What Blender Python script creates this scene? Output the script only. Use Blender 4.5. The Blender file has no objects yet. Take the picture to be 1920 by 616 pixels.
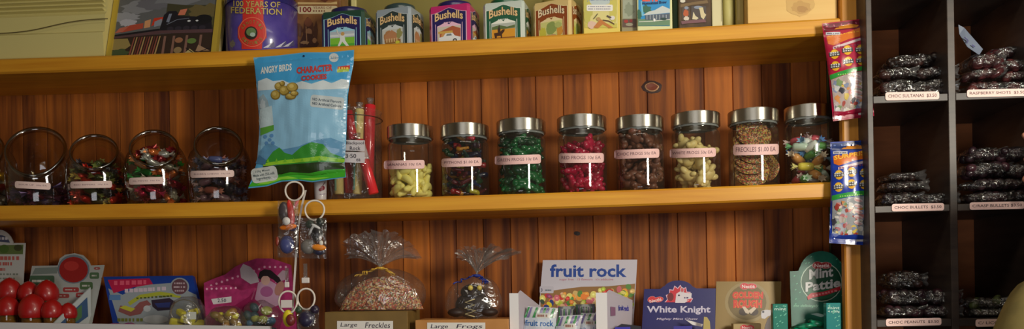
import bpy, bmesh, math, random
from mathutils import Vector, Matrix, Euler, noise
from mathutils.geometry import tessellate_polygon
C = bpy.context.scene.collection
PI = math.pi
R = random.Random(7)

# ------------------------------------------------------------------ camera
F = 1500.0; PU = 960.0; PV = 540.0
YAW = math.radians(5.86); ROLL = math.radians(0.96)
CAM = Vector((0.0, -1.70, 1.50))
ROT = (Matrix.Rotation(YAW, 3, 'Z') @ Matrix.Rotation(PI/2, 3, 'X') @ Matrix.Rotation(-ROLL, 3, 'Z'))
cd = bpy.data.cameras.new('camera'); cam = bpy.data.objects.new('camera', cd); C.objects.link(cam)
cam.matrix_world = Matrix.Translation(CAM) @ ROT.to_4x4()
cd.sensor_width = 36; cd.sensor_fit = 'HORIZONTAL'; cd.lens = 36*F/1920; cd.shift_y = (PV-308)/1920
cd.clip_start = 0.05
bpy.context.scene.camera = cam

def ray(u, v):
    return ROT @ Vector(((u-PU)/F, -(v-PV)/F, -1))
def at(u, v, y=0.0):
    """the point of the wall-parallel plane at depth y seen at photograph point (u, v)"""
    d = ray(u, v); t = (y-CAM.y)/d.y
    return CAM + d*t
def px(p):
    q = ROT.transposed() @ (Vector(p)-CAM)
    return PU+F*q.x/-q.z, PV-F*q.y/-q.z

# ------------------------------------------------------------------ materials
def lin(c):
    out = []
    for x in c[:3]:
        x = x/255
        out.append(x/12.92 if x <= 0.04045 else ((x+0.055)/1.055)**2.4)
    return (*out, 1)
_mats = {}
def new_mat(name):
    m = bpy.data.materials.new(name); m.use_nodes = True
    return m, m.node_tree.nodes, m.node_tree.links, m.node_tree.nodes['Principled BSDF']
def M(c, rough=0.5, metal=0.0, coat=0.0, trans=0.0, sss=0.0):
    k = (tuple(c), rough, metal, coat, trans, sss)
    if k not in _mats:
        m, n, l, b = new_mat('paint_%d_%d_%d' % tuple(c[:3]))
        b.inputs['Base Color'].default_value = lin(c)
        b.inputs['Roughness'].default_value = rough
        b.inputs['Metallic'].default_value = metal
        b.inputs['Coat Weight'].default_value = coat
        b.inputs['Transmission Weight'].default_value = trans
        if sss:
            b.inputs['Subsurface Weight'].default_value = sss
            b.inputs['Subsurface Radius'].default_value = (0.01, 0.01, 0.01)
            b.inputs['Subsurface Scale'].default_value = 0.4
        _mats[k] = m
    return _mats[k]
def wood(name, c1, c2, axis, rough=0.35, scale=1.0, boards=0.0, contrast=0.5, off=0.0):
    m, n, l, b = new_mat(name)
    tc = n.new('ShaderNodeTexCoord')
    mp = n.new('ShaderNodeMapping'); l.new(tc.outputs['Object'], mp.inputs['Vector'])
    s = [22*scale]*3; s[axis] = 1.6*scale
    mp.inputs['Scale'].default_value = s
    no = n.new('ShaderNodeTexNoise'); no.inputs['Scale'].default_value = 1.6; no.inputs['Detail'].default_value = 5
    no.inputs['Distortion'].default_value = 0.6
    mp2 = n.new('ShaderNodeMapping'); l.new(tc.outputs['Object'], mp2.inputs['Vector'])
    s2 = [160*scale]*3; s2[axis] = 4*scale
    mp2.inputs['Scale'].default_value = s2
    no2 = n.new('ShaderNodeTexNoise'); no2.inputs['Scale'].default_value = 1.0; no2.inputs['Detail'].default_value = 2
    l.new(mp2.outputs[0], no2.inputs['Vector'])
    vec = mp.outputs[0]
    if boards:
        sx = n.new('ShaderNodeSeparateXYZ'); l.new(tc.outputs['Object'], sx.inputs[0])
        a = n.new('ShaderNodeMath'); a.operation = 'ADD'; a.inputs[1].default_value = off; l.new(sx.outputs[0], a.inputs[0])
        d = n.new('ShaderNodeMath'); d.operation = 'DIVIDE'; d.inputs[1].default_value = boards; l.new(a.outputs[0], d.inputs[0])
        fl = n.new('ShaderNodeMath'); fl.operation = 'FLOOR'; l.new(d.outputs[0], fl.inputs[0])
        wn = n.new('ShaderNodeTexWhiteNoise'); wn.noise_dimensions = '1D'; l.new(fl.outputs[0], wn.inputs['W'])
        va = n.new('ShaderNodeVectorMath'); va.operation = 'MULTIPLY_ADD'
        l.new(wn.outputs['Color'], va.inputs[0]); va.inputs[1].default_value = (30, 30, 30); l.new(mp.outputs[0], va.inputs[2])
        vec = va.outputs[0]
    l.new(vec, no.inputs['Vector'])
    r = n.new('ShaderNodeValToRGB'); r.color_ramp.elements[0].position = 0.5-contrast/2; r.color_ramp.elements[1].position = 0.5+contrast/2
    r.color_ramp.elements[0].color = lin(c2); r.color_ramp.elements[1].color = lin(c1)
    mx = n.new('ShaderNodeMix'); mx.data_type = 'FLOAT'; mx.inputs['Factor'].default_value = 0.28
    l.new(no.outputs[0], mx.inputs[2]); l.new(no2.outputs[0], mx.inputs[3])
    src = mx.outputs[0]
    if boards:
        k = n.new('ShaderNodeMath'); k.operation = 'MULTIPLY_ADD'; k.inputs[1].default_value = 0.30
        l.new(wn.outputs['Value'], k.inputs[0])
        k2 = n.new('ShaderNodeMath'); k2.operation = 'SUBTRACT'; k2.inputs[1].default_value = 0.15; l.new(mx.outputs[0], k2.inputs[0])
        l.new(k2.outputs[0], k.inputs[2]); src = k.outputs[0]
    l.new(src, r.inputs[0]); l.new(r.outputs[0], b.inputs['Base Color'])
    b.inputs['Roughness'].default_value = rough
    bp = n.new('ShaderNodeBump'); bp.inputs['Strength'].default_value = 0.08; bp.inputs['Distance'].default_value = 0.002
    l.new(no2.outputs[0], bp.inputs['Height']); l.new(bp.outputs[0], b.inputs['Normal'])
    return m
def clear(name, tint, gloss_rough=0.03, base=0.05, bump=0.0, bscale=40, power=1.0, haze=0.0, hcol=(200, 200, 200)):
    """thin clear wall: transparent with a fresnel gloss on top"""
    m, n, l, b = new_mat(name); n.remove(b)
    tr = n.new('ShaderNodeBsdfTransparent'); tr.inputs[0].default_value = lin(tint)
    gl = n.new('ShaderNodeBsdfGlossy'); gl.inputs['Roughness'].default_value = gloss_rough
    lw = n.new('ShaderNodeLayerWeight'); lw.inputs[0].default_value = 0.35
    mr = n.new('ShaderNodeMapRange'); mr.inputs['To Min'].default_value = base; mr.inputs['To Max'].default_value = power
    mx = n.new('ShaderNodeMixShader')
    l.new(lw.outputs['Facing'], mr.inputs[0]); 
    pw = n.new('ShaderNodeMath'); pw.operation = 'POWER'; pw.inputs[1].default_value = 2.5
    l.new(lw.outputs['Facing'], pw.inputs[0]); l.new(pw.outputs[0], mr.inputs[0])
    l.new(mr.outputs[0], mx.inputs[0]); l.new(tr.outputs[0], mx.inputs[1]); l.new(gl.outputs[0], mx.inputs[2])
    out = mx
    if haze:
        df = n.new('ShaderNodeBsdfDiffuse'); df.inputs[0].default_value = lin(hcol)
        m2 = n.new('ShaderNodeMixShader'); m2.inputs[0].default_value = haze
        l.new(mx.outputs[0], m2.inputs[1]); l.new(df.outputs[0], m2.inputs[2]); out = m2
    if bump:
        tc = n.new('ShaderNodeTexCoord'); no = n.new('ShaderNodeTexNoise'); no.inputs['Scale'].default_value = bscale; no.inputs['Detail'].default_value = 3
        no.inputs['Distortion'].default_value = 1.2
        l.new(tc.outputs['Object'], no.inputs['Vector'])
        bp = n.new('ShaderNodeBump'); bp.inputs['Strength'].default_value = bump; bp.inputs['Distance'].default_value = 0.01
        l.new(no.outputs[0], bp.inputs['Height']); l.new(bp.outputs[0], gl.inputs['Normal'])
    l.new(out.outputs[0], n['Material Output'].inputs[0])
    return m
def speckle(name, cols, base, scale, rough=0.6, amount=0.55, metal=0.0):
    """sprinkles: random coloured cells over a base colour"""
    m, n, l, b = new_mat(name)
    tc = n.new('ShaderNodeTexCoord'); vo = n.new('ShaderNodeTexVoronoi'); vo.inputs['Scale'].default_value = scale
    l.new(tc.outputs['Object'], vo.inputs['Vector'])
    sx = n.new('ShaderNodeSeparateColor'); l.new(vo.outputs['Color'], sx.inputs[0])
    r = n.new('ShaderNodeValToRGB'); r.color_ramp.interpolation = 'CONSTANT'
    e = r.color_ramp.elements
    for i, c in enumerate(cols):
        p = i/len(cols)
        el = e[0] if i == 0 else (e[1] if i == 1 else e.new(p))
        el.position = p; el.color = lin(c)
    l.new(sx.outputs[0], r.inputs[0])
    g = n.new('ShaderNodeMath'); g.operation = 'LESS_THAN'; g.inputs[1].default_value = amount
    l.new(sx.outputs[1], g.inputs[0])
    mx = n.new('ShaderNodeMix'); mx.data_type = 'RGBA'; l.new(g.outputs[0], mx.inputs[0])
    mx.inputs[6].default_value = lin(base); l.new(r.outputs[0], mx.inputs[7])
    l.new(mx.outputs[2], b.inputs['Base Color']); b.inputs['Roughness'].default_value = rough
    b.inputs['Metallic'].default_value = metal
    bp = n.new('ShaderNodeBump'); bp.inputs['Strength'].default_value = 0.5; bp.inputs['Distance'].default_value = 0.001
    l.new(vo.outputs['Distance'], bp.inputs['Height']); l.new(bp.outputs[0], b.inputs['Normal'])
    return m
def mottled(name, c1, c2, scale, rough=0.5, stretch=(1, 1, 1), coat=0.0):
    m, n, l, b = new_mat(name)
    tc = n.new('ShaderNodeTexCoord'); mp = n.new('ShaderNodeMapping'); mp.inputs['Scale'].default_value = stretch
    no = n.new('ShaderNodeTexNoise'); no.inputs['Scale'].default_value = scale; no.inputs['Detail'].default_value = 4
    l.new(tc.outputs['Object'], mp.inputs[0]); l.new(mp.outputs[0], no.inputs['Vector'])
    r = n.new('ShaderNodeValToRGB'); r.color_ramp.elements[0].position = 0.35; r.color_ramp.elements[1].position = 0.65
    r.color_ramp.elements[0].color = lin(c1); r.color_ramp.elements[1].color = lin(c2)
    l.new(no.outputs[0], r.inputs[0]); l.new(r.outputs[0], b.inputs['Base Color'])
    b.inputs['Roughness'].default_value = rough; b.inputs['Coat Weight'].default_value = coat
    return m
def film(c, rough=0.28):
    return M(c, rough, 0.0, 0.6)
GLASS = clear('clear_glass', (236, 238, 234), 0.02, 0.05, power=0.8, haze=0.035, hcol=(150, 140, 130))
GLASS_OLD = clear('smoky_glass', (222, 218, 208), 0.05, 0.09, power=0.9, haze=0.02, hcol=(120, 112, 100))
CELLO = clear('cellophane', (240, 240, 240), 0.12, 0.10, bump=1.0, bscale=26, power=0.8, haze=0.03)
CELLO_TOP = clear('gathered_cellophane', (235, 232, 228), 0.16, 0.16, bump=1.0, bscale=30, power=0.8, haze=0.10)
CELLO_DARK = clear('candy_bag_film', (232, 232, 232), 0.12, 0.22, bump=1.0, bscale=70, power=0.8, haze=0.01)
PINE_X = wood('varnished_pine_shelf', (230, 170, 48), (196, 126, 26), 0, 0.45, 1.0, contrast=0.45)
PINE_Z = wood('varnished_pine_post', (224, 158, 62), (190, 120, 40), 2, 0.4, 1.0, contrast=0.45)
PINE_BOX = wood('pale_pine_board', (232, 196, 122), (214, 168, 92), 0, 0.5, 0.6, contrast=0.6)
BOARD_W = 0.0655
PANEL = wood('stained_board_lining', (200, 114, 36), (92, 42, 12), 2, 0.72, 0.8, boards=BOARD_W, contrast=0.40, off=50*BOARD_W)
DARKWOOD = mottled('dark_laminate', (48, 40, 37), (66, 55, 48), 12, 0.45, (1, 1, 6))
LINING = mottled('cubby_back_hardboard', (150, 88, 46), (176, 104, 56), 9, 0.6, (1, 1, 4))
STEEL = M((200, 198, 190), 0.26, 1.0)

# ------------------------------------------------------------------ mesh builder
class MB:
    def __init__(s): s.v = []; s.f = []; s.m = []; s.s = []; s.mats = []
    def mi(s, m):
        if m not in s.mats: s.mats.append(m)
        return s.mats.index(m)
    def raw(s, vs, fs, m, smooth=False):
        b = len(s.v); s.v += [Vector(v) for v in vs]; k = s.mi(m)
        for f in fs: s.f.append([b+i for i in f]); s.m.append(k); s.s.append(smooth)
        return s
    def bm(s, bm, m, mat=None, smooth=False):
        bm.verts.index_update()
        s.raw([(mat @ v.co if mat else v.co) for v in bm.verts], [[v.index for v in f.verts] for f in bm.faces], m, smooth)
        bm.free(); return s
    def box(s, lo, hi, m, bev=0.0, mat=None, seg=1):
        bm = bmesh.new(); bmesh.ops.create_cube(bm, size=1)
        lo = Vector(lo); hi = Vector(hi)
        for v in bm.verts: v.co = Vector([(lo[i]+hi[i])/2 + v.co[i]*(hi[i]-lo[i]) for i in range(3)])
        if bev: bmesh.ops.bevel(bm, geom=bm.edges[:], offset=bev, segments=seg, affect='EDGES', profile=0.5)
        return s.bm(bm, m, mat, False)
    def lathe(s, prof, c, m, n=32, mat=None, sx=1, sy=1):
        vs = []; fs = []; c = Vector(c)
        for (r, z) in prof:
            for i in range(n):
                a = 2*PI*i/n; p = Vector((r*math.cos(a)*sx, r*math.sin(a)*sy, z))
                vs.append(c+(mat @ p if mat else p))
        for j in range(len(prof)-1):
            for i in range(n):
                fs.append([j*n+i, j*n+(i+1) % n, (j+1)*n+(i+1) % n, (j+1)*n+i])
        return s.raw(vs, fs, m, True)
    def tube(s, pts, rad, m, n=8, closed=False):
        pts = [Vector(p) for p in pts]; vs = []; fs = []; K = len(pts)
        up = Vector((0, 0, 1)); prev = None
        for k, p in enumerate(pts):
            a = pts[(k-1) % K] if (closed or k > 0) else p; b = pts[(k+1) % K] if (closed or k < K-1) else p
            t = (b-a).normalized()
            if prev is None:
                x = t.cross(up)
                if x.length < 1e-3: x = t.cross(Vector((1, 0, 0)))
            else: x = prev - t*prev.dot(t)
            x.normalize(); prev = x; y = t.cross(x)
            r = rad(k/(K-1)) if callable(rad) else rad
            for i in range(n):
                q = 2*PI*i/n; vs.append(p+x*(r*math.cos(q))+y*(r*math.sin(q)))
        for k in range(K if closed else K-1):
            for i in range(n):
                fs.append([k*n+i, k*n+(i+1) % n, ((k+1) % K)*n+(i+1) % n, ((k+1) % K)*n+i])
        if not closed: fs += [list(range(n))[::-1], [(K-1)*n+i for i in range(n)]]
        return s.raw(vs, fs, m, True)
    def ball(s, c, r, m, mat=None, n=10, fn=None):
        bm = bmesh.new(); bmesh.ops.create_uvsphere(bm, u_segments=n+4, v_segments=n, radius=1)
        r = (r, r, r) if not hasattr(r, '__len__') else r
        c = Vector(c)
        for v in bm.verts:
            p = Vector((v.co.x*r[0], v.co.y*r[1], v.co.z*r[2]))
            if fn: p = fn(p)
            v.co = c+(mat @ p if mat else p)
        return s.bm(bm, m, None, True)
    def prism(s, pts, off, m, side=None):
        """closed 3D outline pts extruded by the vector off"""
        pts = [Vector(p) for p in pts]; off = Vector(off); n = len(pts)
        tris = tessellate_polygon([pts])
        s.raw(pts, [list(t) for t in tris], m); s.raw([p+off for p in pts], [list(t)[::-1] for t in tris], m)
        s.raw(pts+[p+off for p in pts], [[i, (i+1) % n, n+(i+1) % n, n+i] for i in range(n)], side or m)
        return s
    def build(s, name, parent=None):
        me = bpy.data.meshes.new(name)
        o = bpy.data.objects.new(name, me); C.objects.link(o)
        base = Vector((0, 0, 0))
        if parent is not None:
            o.parent = parent; p = parent
            while p is not None: base += p.location; p = p.parent
        me.from_pydata([v-base for v in s.v], [], s.f)
        for m in s.mats: me.materials.append(m)
        me.polygons.foreach_set('material_index', s.m); me.polygons.foreach_set('use_smooth', s.s)
        me.update()
        return o
def fixn(o):
    bm = bmesh.new(); bm.from_mesh(o.data); bmesh.ops.recalc_face_normals(bm, faces=bm.faces[:]); bm.to_mesh(o.data); bm.free(); return o
def tag(o, label=None, cat=None, group=None, kind=None):
    if label: o['label'] = label
    if cat: o['category'] = cat
    if group: o['group'] = group
    if kind: o['kind'] = kind
    return o
def thing(name, label, cat, loc, group=None):
    o = bpy.data.objects.new(name, None); C.objects.link(o); o.location = Vector(loc); o.empty_display_size = 0.02
    return tag(o, label, cat, group)

# ------------------------------------------------------------------ flat printing on surfaces
_tx = {}
def glyphs(t, bold=0.0, shear=0.0):
    k = (t, bold, shear)
    if k not in _tx:
        cu = bpy.data.curves.new('t', 'FONT'); cu.body = t; cu.offset = bold; cu.shear = shear; cu.resolution_u = 2
        ob = bpy.data.objects.new('t', cu); C.objects.link(ob)
        bpy.context.view_layer.update()
        me = bpy.data.meshes.new_from_object(ob.evaluated_get(bpy.context.evaluated_depsgraph_get()))
        vs = [(v.co.x, v.co.y) for v in me.vertices]; fs = [list(p.vertices) for p in me.polygons]
        bpy.data.objects.remove(ob); bpy.data.curves.remove(cu); bpy.data.meshes.remove(me)
        _tx[k] = (vs, fs)
    return _tx[k]
class Art:
    """shapes in 2D coordinates laid on a surface: surf(x, y) -> (point, normal). down = y grows downwards (photograph points)"""
    def __init__(s, surf, down=True, edge=0, eps=0.00025, rough=0.45, coat=0.0):
        s.surf = surf; s.down = down; s.edge = edge; s.eps = eps; s.mb = MB(); s.lay = 1; s.bb = []; s.rough = rough; s.coat = coat
    def mat(s, c): return c if isinstance(c, bpy.types.Material) else M(c, s.rough, 0, s.coat)
    def put(s, vs, fs, c):
        out = []; X0 = min(v[0] for v in vs); X1 = max(v[0] for v in vs); Y0 = min(v[1] for v in vs); Y1 = max(v[1] for v in vs)
        k = 1
        for (a0, a1, b0, b1, l) in s.bb:
            if a0 < X1 and X0 < a1 and b0 < Y1 and Y0 < b1: k = max(k, l+1)
        s.bb.append((X0, X1, Y0, Y1, k))
        for (x, y) in vs:
            p, n = s.surf(x, y); out.append(p+n*(s.eps*k))
        s.mb.raw(out, fs, s.mat(c)); s.lay += 1
        return s
    def poly(s, pts, c):
        P = [Vector((x, y, 0)) for x, y in pts]
        tr = tessellate_polygon([P])
        if not s.edge: return s.put(pts, [list(t) for t in tr], c)
        bm = bmesh.new(); vv = [bm.verts.new(p) for p in P]
        for t in tr:
            try: bm.faces.new([vv[i] for i in t])
            except ValueError: pass
        for _ in range(7):
            el = [e for e in bm.edges if e.calc_length() > s.edge]
            if not el: break
            bmesh.ops.subdivide_edges(bm, edges=el, cuts=1, use_grid_fill=True)
            bmesh.ops.triangulate(bm, faces=[f for f in bm.faces if len(f.verts) > 3])
        bm.verts.index_update()
        vs = [(v.co.x, v.co.y) for v in bm.verts]; fs = [[v.index for v in f.verts] for f in bm.faces]; bm.free()
        return s.put(vs, fs, c)
    def rect(s, x0, y0, x1, y1, c, rad=0, rot=0, slope=0):
        pts = []
        if rad:
            for cx, cy, a0 in ((x1-rad, y1-rad, 0), (x0+rad, y1-rad, 90), (x0+rad, y0+rad, 180), (x1-rad, y0+rad, 270)):
                for k in range(4):
                    a = math.radians(a0+30*k); pts.append((cx+rad*math.cos(a), cy+rad*math.sin(a)))
        else: pts = [(x0, y0), (x1, y0), (x1, y1), (x0, y1)]
        if rot:
            mx, my = (x0+x1)/2, (y0+y1)/2; ca, sa = math.cos(rot), math.sin(rot)
            pts = [(mx+(x-mx)*ca-(y-my)*sa, my+(x-mx)*sa+(y-my)*ca) for x, y in pts]
        if slope: pts = [(x, y+slope*(x-x0)) for x, y in pts]
        return s.poly(pts, c)
    def oval(s, cx, cy, rx, ry, c, n=24, rot=0, jag=0, seed=0):
        rr = random.Random(seed); pts = []
        for i in range(n):
            a = 2*PI*i/n; k = 1+jag*(rr.random()-0.5); x, y = rx*k*math.cos(a), ry*k*math.sin(a)
            pts.append((cx+x*math.cos(rot)-y*math.sin(rot), cy+x*math.sin(rot)+y*math.cos(rot)))
        return s.poly(pts, c)
    def star(s, cx, cy, r1, r2, n, c, sx=1.0):
        return s.poly([(cx+sx*(r1 if i % 2 else r2)*math.cos(PI*i/n), cy+(r1 if i % 2 else r2)*math.sin(PI*i/n)) for i in range(2*n)], c)
    def ring(s, cx, cy, rx, ry, w, c, n=40):
        vs = []; fs = []
        for i in range(n):
            a = 2*PI*i/n; vs += [(cx+rx*math.cos(a), cy+ry*math.sin(a)), (cx+(rx-w)*math.cos(a), cy+(ry-w)*math.sin(a))]
        for i in range(n): j = (i+1) % n; fs.append([2*i, 2*j, 2*j+1, 2*i+1])
        return s.put(vs, fs, c)
    def line(s, pts, w, c):
        for (a, b) in zip(pts, pts[1:]):
            dx, dy = b[0]-a[0], b[1]-a[1]; L = math.hypot(dx, dy) or 1; nx, ny = -dy/L*w/2, dx/L*w/2
            s.poly([(a[0]+nx, a[1]+ny), (b[0]+nx, b[1]+ny), (b[0]-nx, b[1]-ny), (a[0]-nx, a[1]-ny)], c); s.lay -= 1
        s.lay += 1; return s
    def text(s, t, x0, y0, x1, y1, c, bold=0.0, slope=0.0, arch=0.0, shear=0.0, edge=None, ew=0.03, rot=0.0):
        """text fitted in the box; y0 is its top and y1 its bottom as one reads it"""
        if edge is not None: s.text(t, x0, y0, x1, y1, edge, bold+ew, slope, arch, shear, rot=rot)
        vs, fs = glyphs(t, round(bold*0.55, 4), shear)
        if not vs: return s
        ax = min(v[0] for v in vs); bx = max(v[0] for v in vs); ay = min(v[1] for v in vs); by = max(v[1] for v in vs)
        out = []
        for x, y in vs:
            k = (x-ax)/(bx-ax); q = (y-ay)/(by-ay)
            X = x0+(x1-x0)*k; Y = y1+(y0-y1)*q + slope*(X-x0) + arch*(1-(2*k-1)**2)*(-1 if s.down else 1)
            if rot:
                mx, my = (x0+x1)/2, (y0+y1)/2; dx, dy = X-mx, Y-my
                X = mx+dx*math.cos(rot)-dy*math.sin(rot); Y = my+dx*math.sin(rot)+dy*math.cos(rot)
            out.append((X, Y))
        return s.put(out, fs, c)
    def build(s, name, parent):
        if name.startswith('printed') and parent.type == 'EMPTY':   # print belongs to the part it is printed on
            k = [c for c in C.objects if c.parent == parent and c.type == 'MESH']
            if k: parent = k[0]
        return s.mb.build(name, parent)
def s_plane(p0, n):
    p0 = Vector(p0); n = Vector(n).normalized()
    if n.y > 0: n = -n
    def f(u, v):
        d = ray(u, v); t = (p0-CAM).dot(n)/d.dot(n); return CAM+d*t, n
    return f
def s_cyl(cx, cy, r):
    def f(u, v):
        d = ray(u, v); a = d.x**2+d.y**2; ox, oy = CAM.x-cx, CAM.y-cy
        b = 2*(ox*d.x+oy*d.y); c = ox*ox+oy*oy-r*r; q = max(b*b-4*a*c, 0); t = (-b-math.sqrt(q))/(2*a)
        p = CAM+d*t; return p, Vector((p.x-cx, p.y-cy, 0)).normalized()
    return f
def s_face(o, ux, uy):
    o = Vector(o); ux = Vector(ux)/100; uy = Vector(uy)/100; n = ux.cross(uy).normalized()
    return lambda a, b: (o+ux*a+uy*b, n)
def dashes(a, x0, y0, x1, n, h, c, seed=0, slope=0):
    """a line of print too small to read"""
    rr = random.Random(seed); x = x0; w = (x1-x0)/n
    for i in range(n):
        k = w*(0.45+0.5*rr.random()); a.rect(x, y0+slope*(x-x0), x+k, y0+h+slope*(x-x0), c); a.lay -= 1; x += w
    a.lay += 1
# ------------------------------------------------------------------ shelf heights (the boards sag a little under the load)
def fit3(pts, y):
    P = [at(u, v, y) for u, v in pts]
    (x0, z0), (x1, z1), (x2, z2) = [(p.x, p.z) for p in P]
    def f(x):
        return (z0*(x-x1)*(x-x2)/((x0-x1)*(x0-x2)) + z1*(x-x0)*(x-x2)/((x1-x0)*(x1-x2)) + z2*(x-x0)*(x-x1)/((x2-x0)*(x2-x1)))
    return f
zt = fit3([(0, 110), (770, 79), (1540, 35)], 0.0)     # top of the upper shelf
zm = fit3([(0, 385), (770, 369), (1545, 341)], 0.0)   # top of the middle shelf
zl = lambda x: 1.385                                     # top of the lowest shelf
D = 0.20; TH = 0.034
XP0 = at(1579, 240, 0).x; XP1 = at(1622, 240, 0).x      # the post
XL = -1.75
YF = -0.06; UX0 = at(1628, 300, YF).x; UX1 = at(1639, 300, YF).x
# ------------------------------------------------------------------ room
def struct(name, mb): return tag(mb.build(name), kind='structure')
zsplit = zt(-0.5)-0.02
PLASTER = mottled('olive_painted_wall', (150, 140, 74), (134, 122, 62), 3, 0.7)
CREAM = M((170, 160, 140), 0.8)
mb = MB()
x = XL
k = 0
x = math.floor(XL/BOARD_W)*BOARD_W
while x < UX0-0.002:
    x1 = min(x+BOARD_W, UX0-0.002); g = 0.0017
    prof = [(x+0.0003, D+0.003), (x+g, D), (x1-g, D), (x1-0.0003, D+0.003)]
    zb, ztop = 0.06, zt((x+x1)/2)-0.012
    vs = [(a, b, zb) for a, b in prof]+[(a, b, ztop) for a, b in prof]
    mb.raw(vs, [[i, i+1, i+5, i+4] for i in range(3)], PANEL)
    x = x1
mb.box((XL, D+0.003, 0), (UX0-0.002, D+0.012, zsplit+0.02), M((70, 34, 16), 0.8))
mb.box((-2.6, D+0.012, 0), (2.6, D+0.10, 2.75), PLASTER)
wall_back = struct('wall_back', mb)
struct('floor', MB().box((-2.6, -3.6, -0.08), (2.6, D+0.1, 0), mottled('grey_vinyl', (70, 62, 54), (58, 52, 46), 6, 0.5)))
struct('ceiling', MB().box((-2.6, -3.6, 2.75), (2.6, D+0.1, 2.83), CREAM))
struct('wall_left', MB().box((-2.7, -3.6, 0), (-2.6, D+0.1, 2.75), CREAM))
struct('wall_right', MB().box((2.6, -3.6, 0), (2.7, D+0.1, 2.75), CREAM))
struct('wall_front', MB().box((-2.7, -3.7, 0), (2.7, -3.6, 2.75), CREAM))

# ------------------------------------------------------------------ shelving
sh = thing('shelving_unit', 'long varnished pine wall shelving with square end post, holding tins and lolly jars', 'shelving', (0, 0.1, 0))
def board(zf, name):
    m = MB(); N = 24; vs = []; X0, X1 = XL, XP0-0.0005; e = 0.004
    prof = [(e, 0), (0, -e), (0, -TH+e), (e, -TH), (D-0.001, -TH), (D-0.001, 0)]
    for i in range(N+1):
        x = X0+(X1-X0)*i/N; z = zf(x)
        vs += [(x, y, z+dz) for y, dz in prof]
    P = len(prof); fs = []
    for i in range(N):
        for j in range(P):
            a = i*P+j; b = i*P+(j+1) % P; fs.append([a, b, b+P, a+P])
    fs += [list(range(P))[::-1], [N*P+j for j in range(P)]]
    m.raw(vs, fs, PINE_X); z = zf(XP0)
    m.box((XP0-0.0004, 0.0225, z-TH), (UX0-0.002, D-0.001, z), PINE_X)
    return fixn(m.build(name, sh))
board(zt, 'shelf'); board(zm, 'shelf'); board(zl, 'shelf')
post = MB().box((XP0, -0.004, 0), (XP1, 0.022, 2.3), PINE_Z, 0.003).build('post', sh)
MB().box((XL-0.04, 0, 0), (XL-0.001, D-0.001, 2.3), PINE_Z, 0.003).build('end_post', sh)
# knots in the lining
for (u, v, a, b) in ((1222, 163, 0.015, 0.0095), (1082, 437, 0.006, 0.004)):
    p = at(u, v, D)
    m = MB(); n = 20
    def ringm(r0, r1, y0, y1, mat_, seed):
        rr = random.Random(seed); vs = []
        for i in range(n):
            t = 2*PI*i/n; q = 1+0.12*rr.random()
            vs += [(p.x+a*r0*q*math.cos(t), D-y0, p.z+b*r0*q*math.sin(t)+0.25*a*r0*math.cos(t)*-1*0.3), (p.x+a*r1*q*math.cos(t), D-y1, p.z+b*r1*q*math.sin(t)-0.075*a*r1*math.cos(t))]
        m.raw(vs, [[2*i, (2*i+2) % (2*n), (2*i+3) % (2*n), 2*i+1] for i in range(n)], mat_, True)
    if a > 0.01:
        ringm(1.5, 1.0, 0.0005, 0.0012, M((52, 22, 10), 0.6), 1); ringm(1.02, 0.82, 0.0012, 0.003, M((196, 150, 110), 0.5), 2); ringm(0.82, 0.01, 0.0025, 0.0018, M((120, 52, 26), 0.5), 3)
    else: ringm(1.2, 0.01, 0.0005, 0.001, M((30, 12, 8), 0.6), 4)
    m.build('wood_knot', wall_back)

# ------------------------------------------------------------------ dark cubby unit on the far side of the post
dv0 = at(1780, 300, YF).x; dv1 = at(1794, 300, YF).x
pitch = dv0-UX1+(dv1-dv0)
cu = thing('cubby_unit', 'tall dark brown pigeonhole unit with open cubbies and pink price labels', 'shelf unit', ((dv0+dv1)/2, 0.07, 0))
Z2 = 2.30
MB().box((UX0, YF, 0), (UX1, D-0.002, Z2), DARKWOOD, 0.001).build('side_panel', cu)
MB().box((dv0, YF, 0), (dv1, D-0.002, Z2), DARKWOOD, 0.001).build('divider', cu)
x2 = dv1+(dv0-UX1); x3 = x2+(dv1-dv0)
MB().box((x2, YF, 0), (x3, D-0.002, Z2), DARKWOOD, 0.001).build('divider', cu)
MB().box((x3+(dv0-UX1), YF, 0), (x3+(dv0-UX1)+0.012, D-0.002, Z2), DARKWOOD, 0.001).build('side_panel', cu)
MB().box((UX1, D-0.012, 0), (x3+(dv0-UX1), D-0.004, Z2), LINING).build('back_panel', cu)
zr = []
cols = [(UX1, dv0), (dv1, x2), (x3, x3+(dv0-UX1))]
for (v0, v1) in ((-30, -17), (177, 191), (384, 397), (598, 612)):
    za = at(1712, v0, YF).z; zb = at(1712, v1, YF).z; zr.append((za, zb))
    for (a, b) in cols: MB().box((a+0.0003, YF+0.001, zb), (b-0.0003, D-0.013, za), DARKWOOD, 0.001).build('cubby_shelf', cu)
step = zr[1][0]-zr[2][0]
for k in (1, 2, 3, 4):
    z = zr[3][0]-step*k
    if z > 0.05:
        for (a, b) in cols: MB().box((a+0.0003, YF+0.001, z-0.012), (b-0.0003, D-0.013, z), DARKWOOD, 0.001).build('cubby_shelf', cu)
sf = s_plane((0, YF-0.0006, 0), (0, -1, 0))
def plabel(u0, v0, u1, v1, txt, lab, slope=-0.02):
    a = Art(sf, rough=0.6)
    a.rect(u0, v0, u1, v1, (250, 214, 206), rad=4, slope=slope)
    a.text(txt, u0+5, v0+4, u1-5, v1-4, (70, 30, 34), 0.012, slope=slope)
    tag(a.build('price_label', cu), lab)
plabel(1660, 173, 1761, 188, 'CHOC SULTANAS  $3.50', 'pale pink label reading CHOC SULTANAS')
plabel(1813, 168, 1926, 182, 'RASPBERRY SHOTS  $3.50', 'pale pink label reading RASPBERRY SHOTS')
plabel(1672, 382, 1770, 396, 'CHOC BULLETS  $3.50', 'pale pink label reading CHOC BULLETS')
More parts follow.
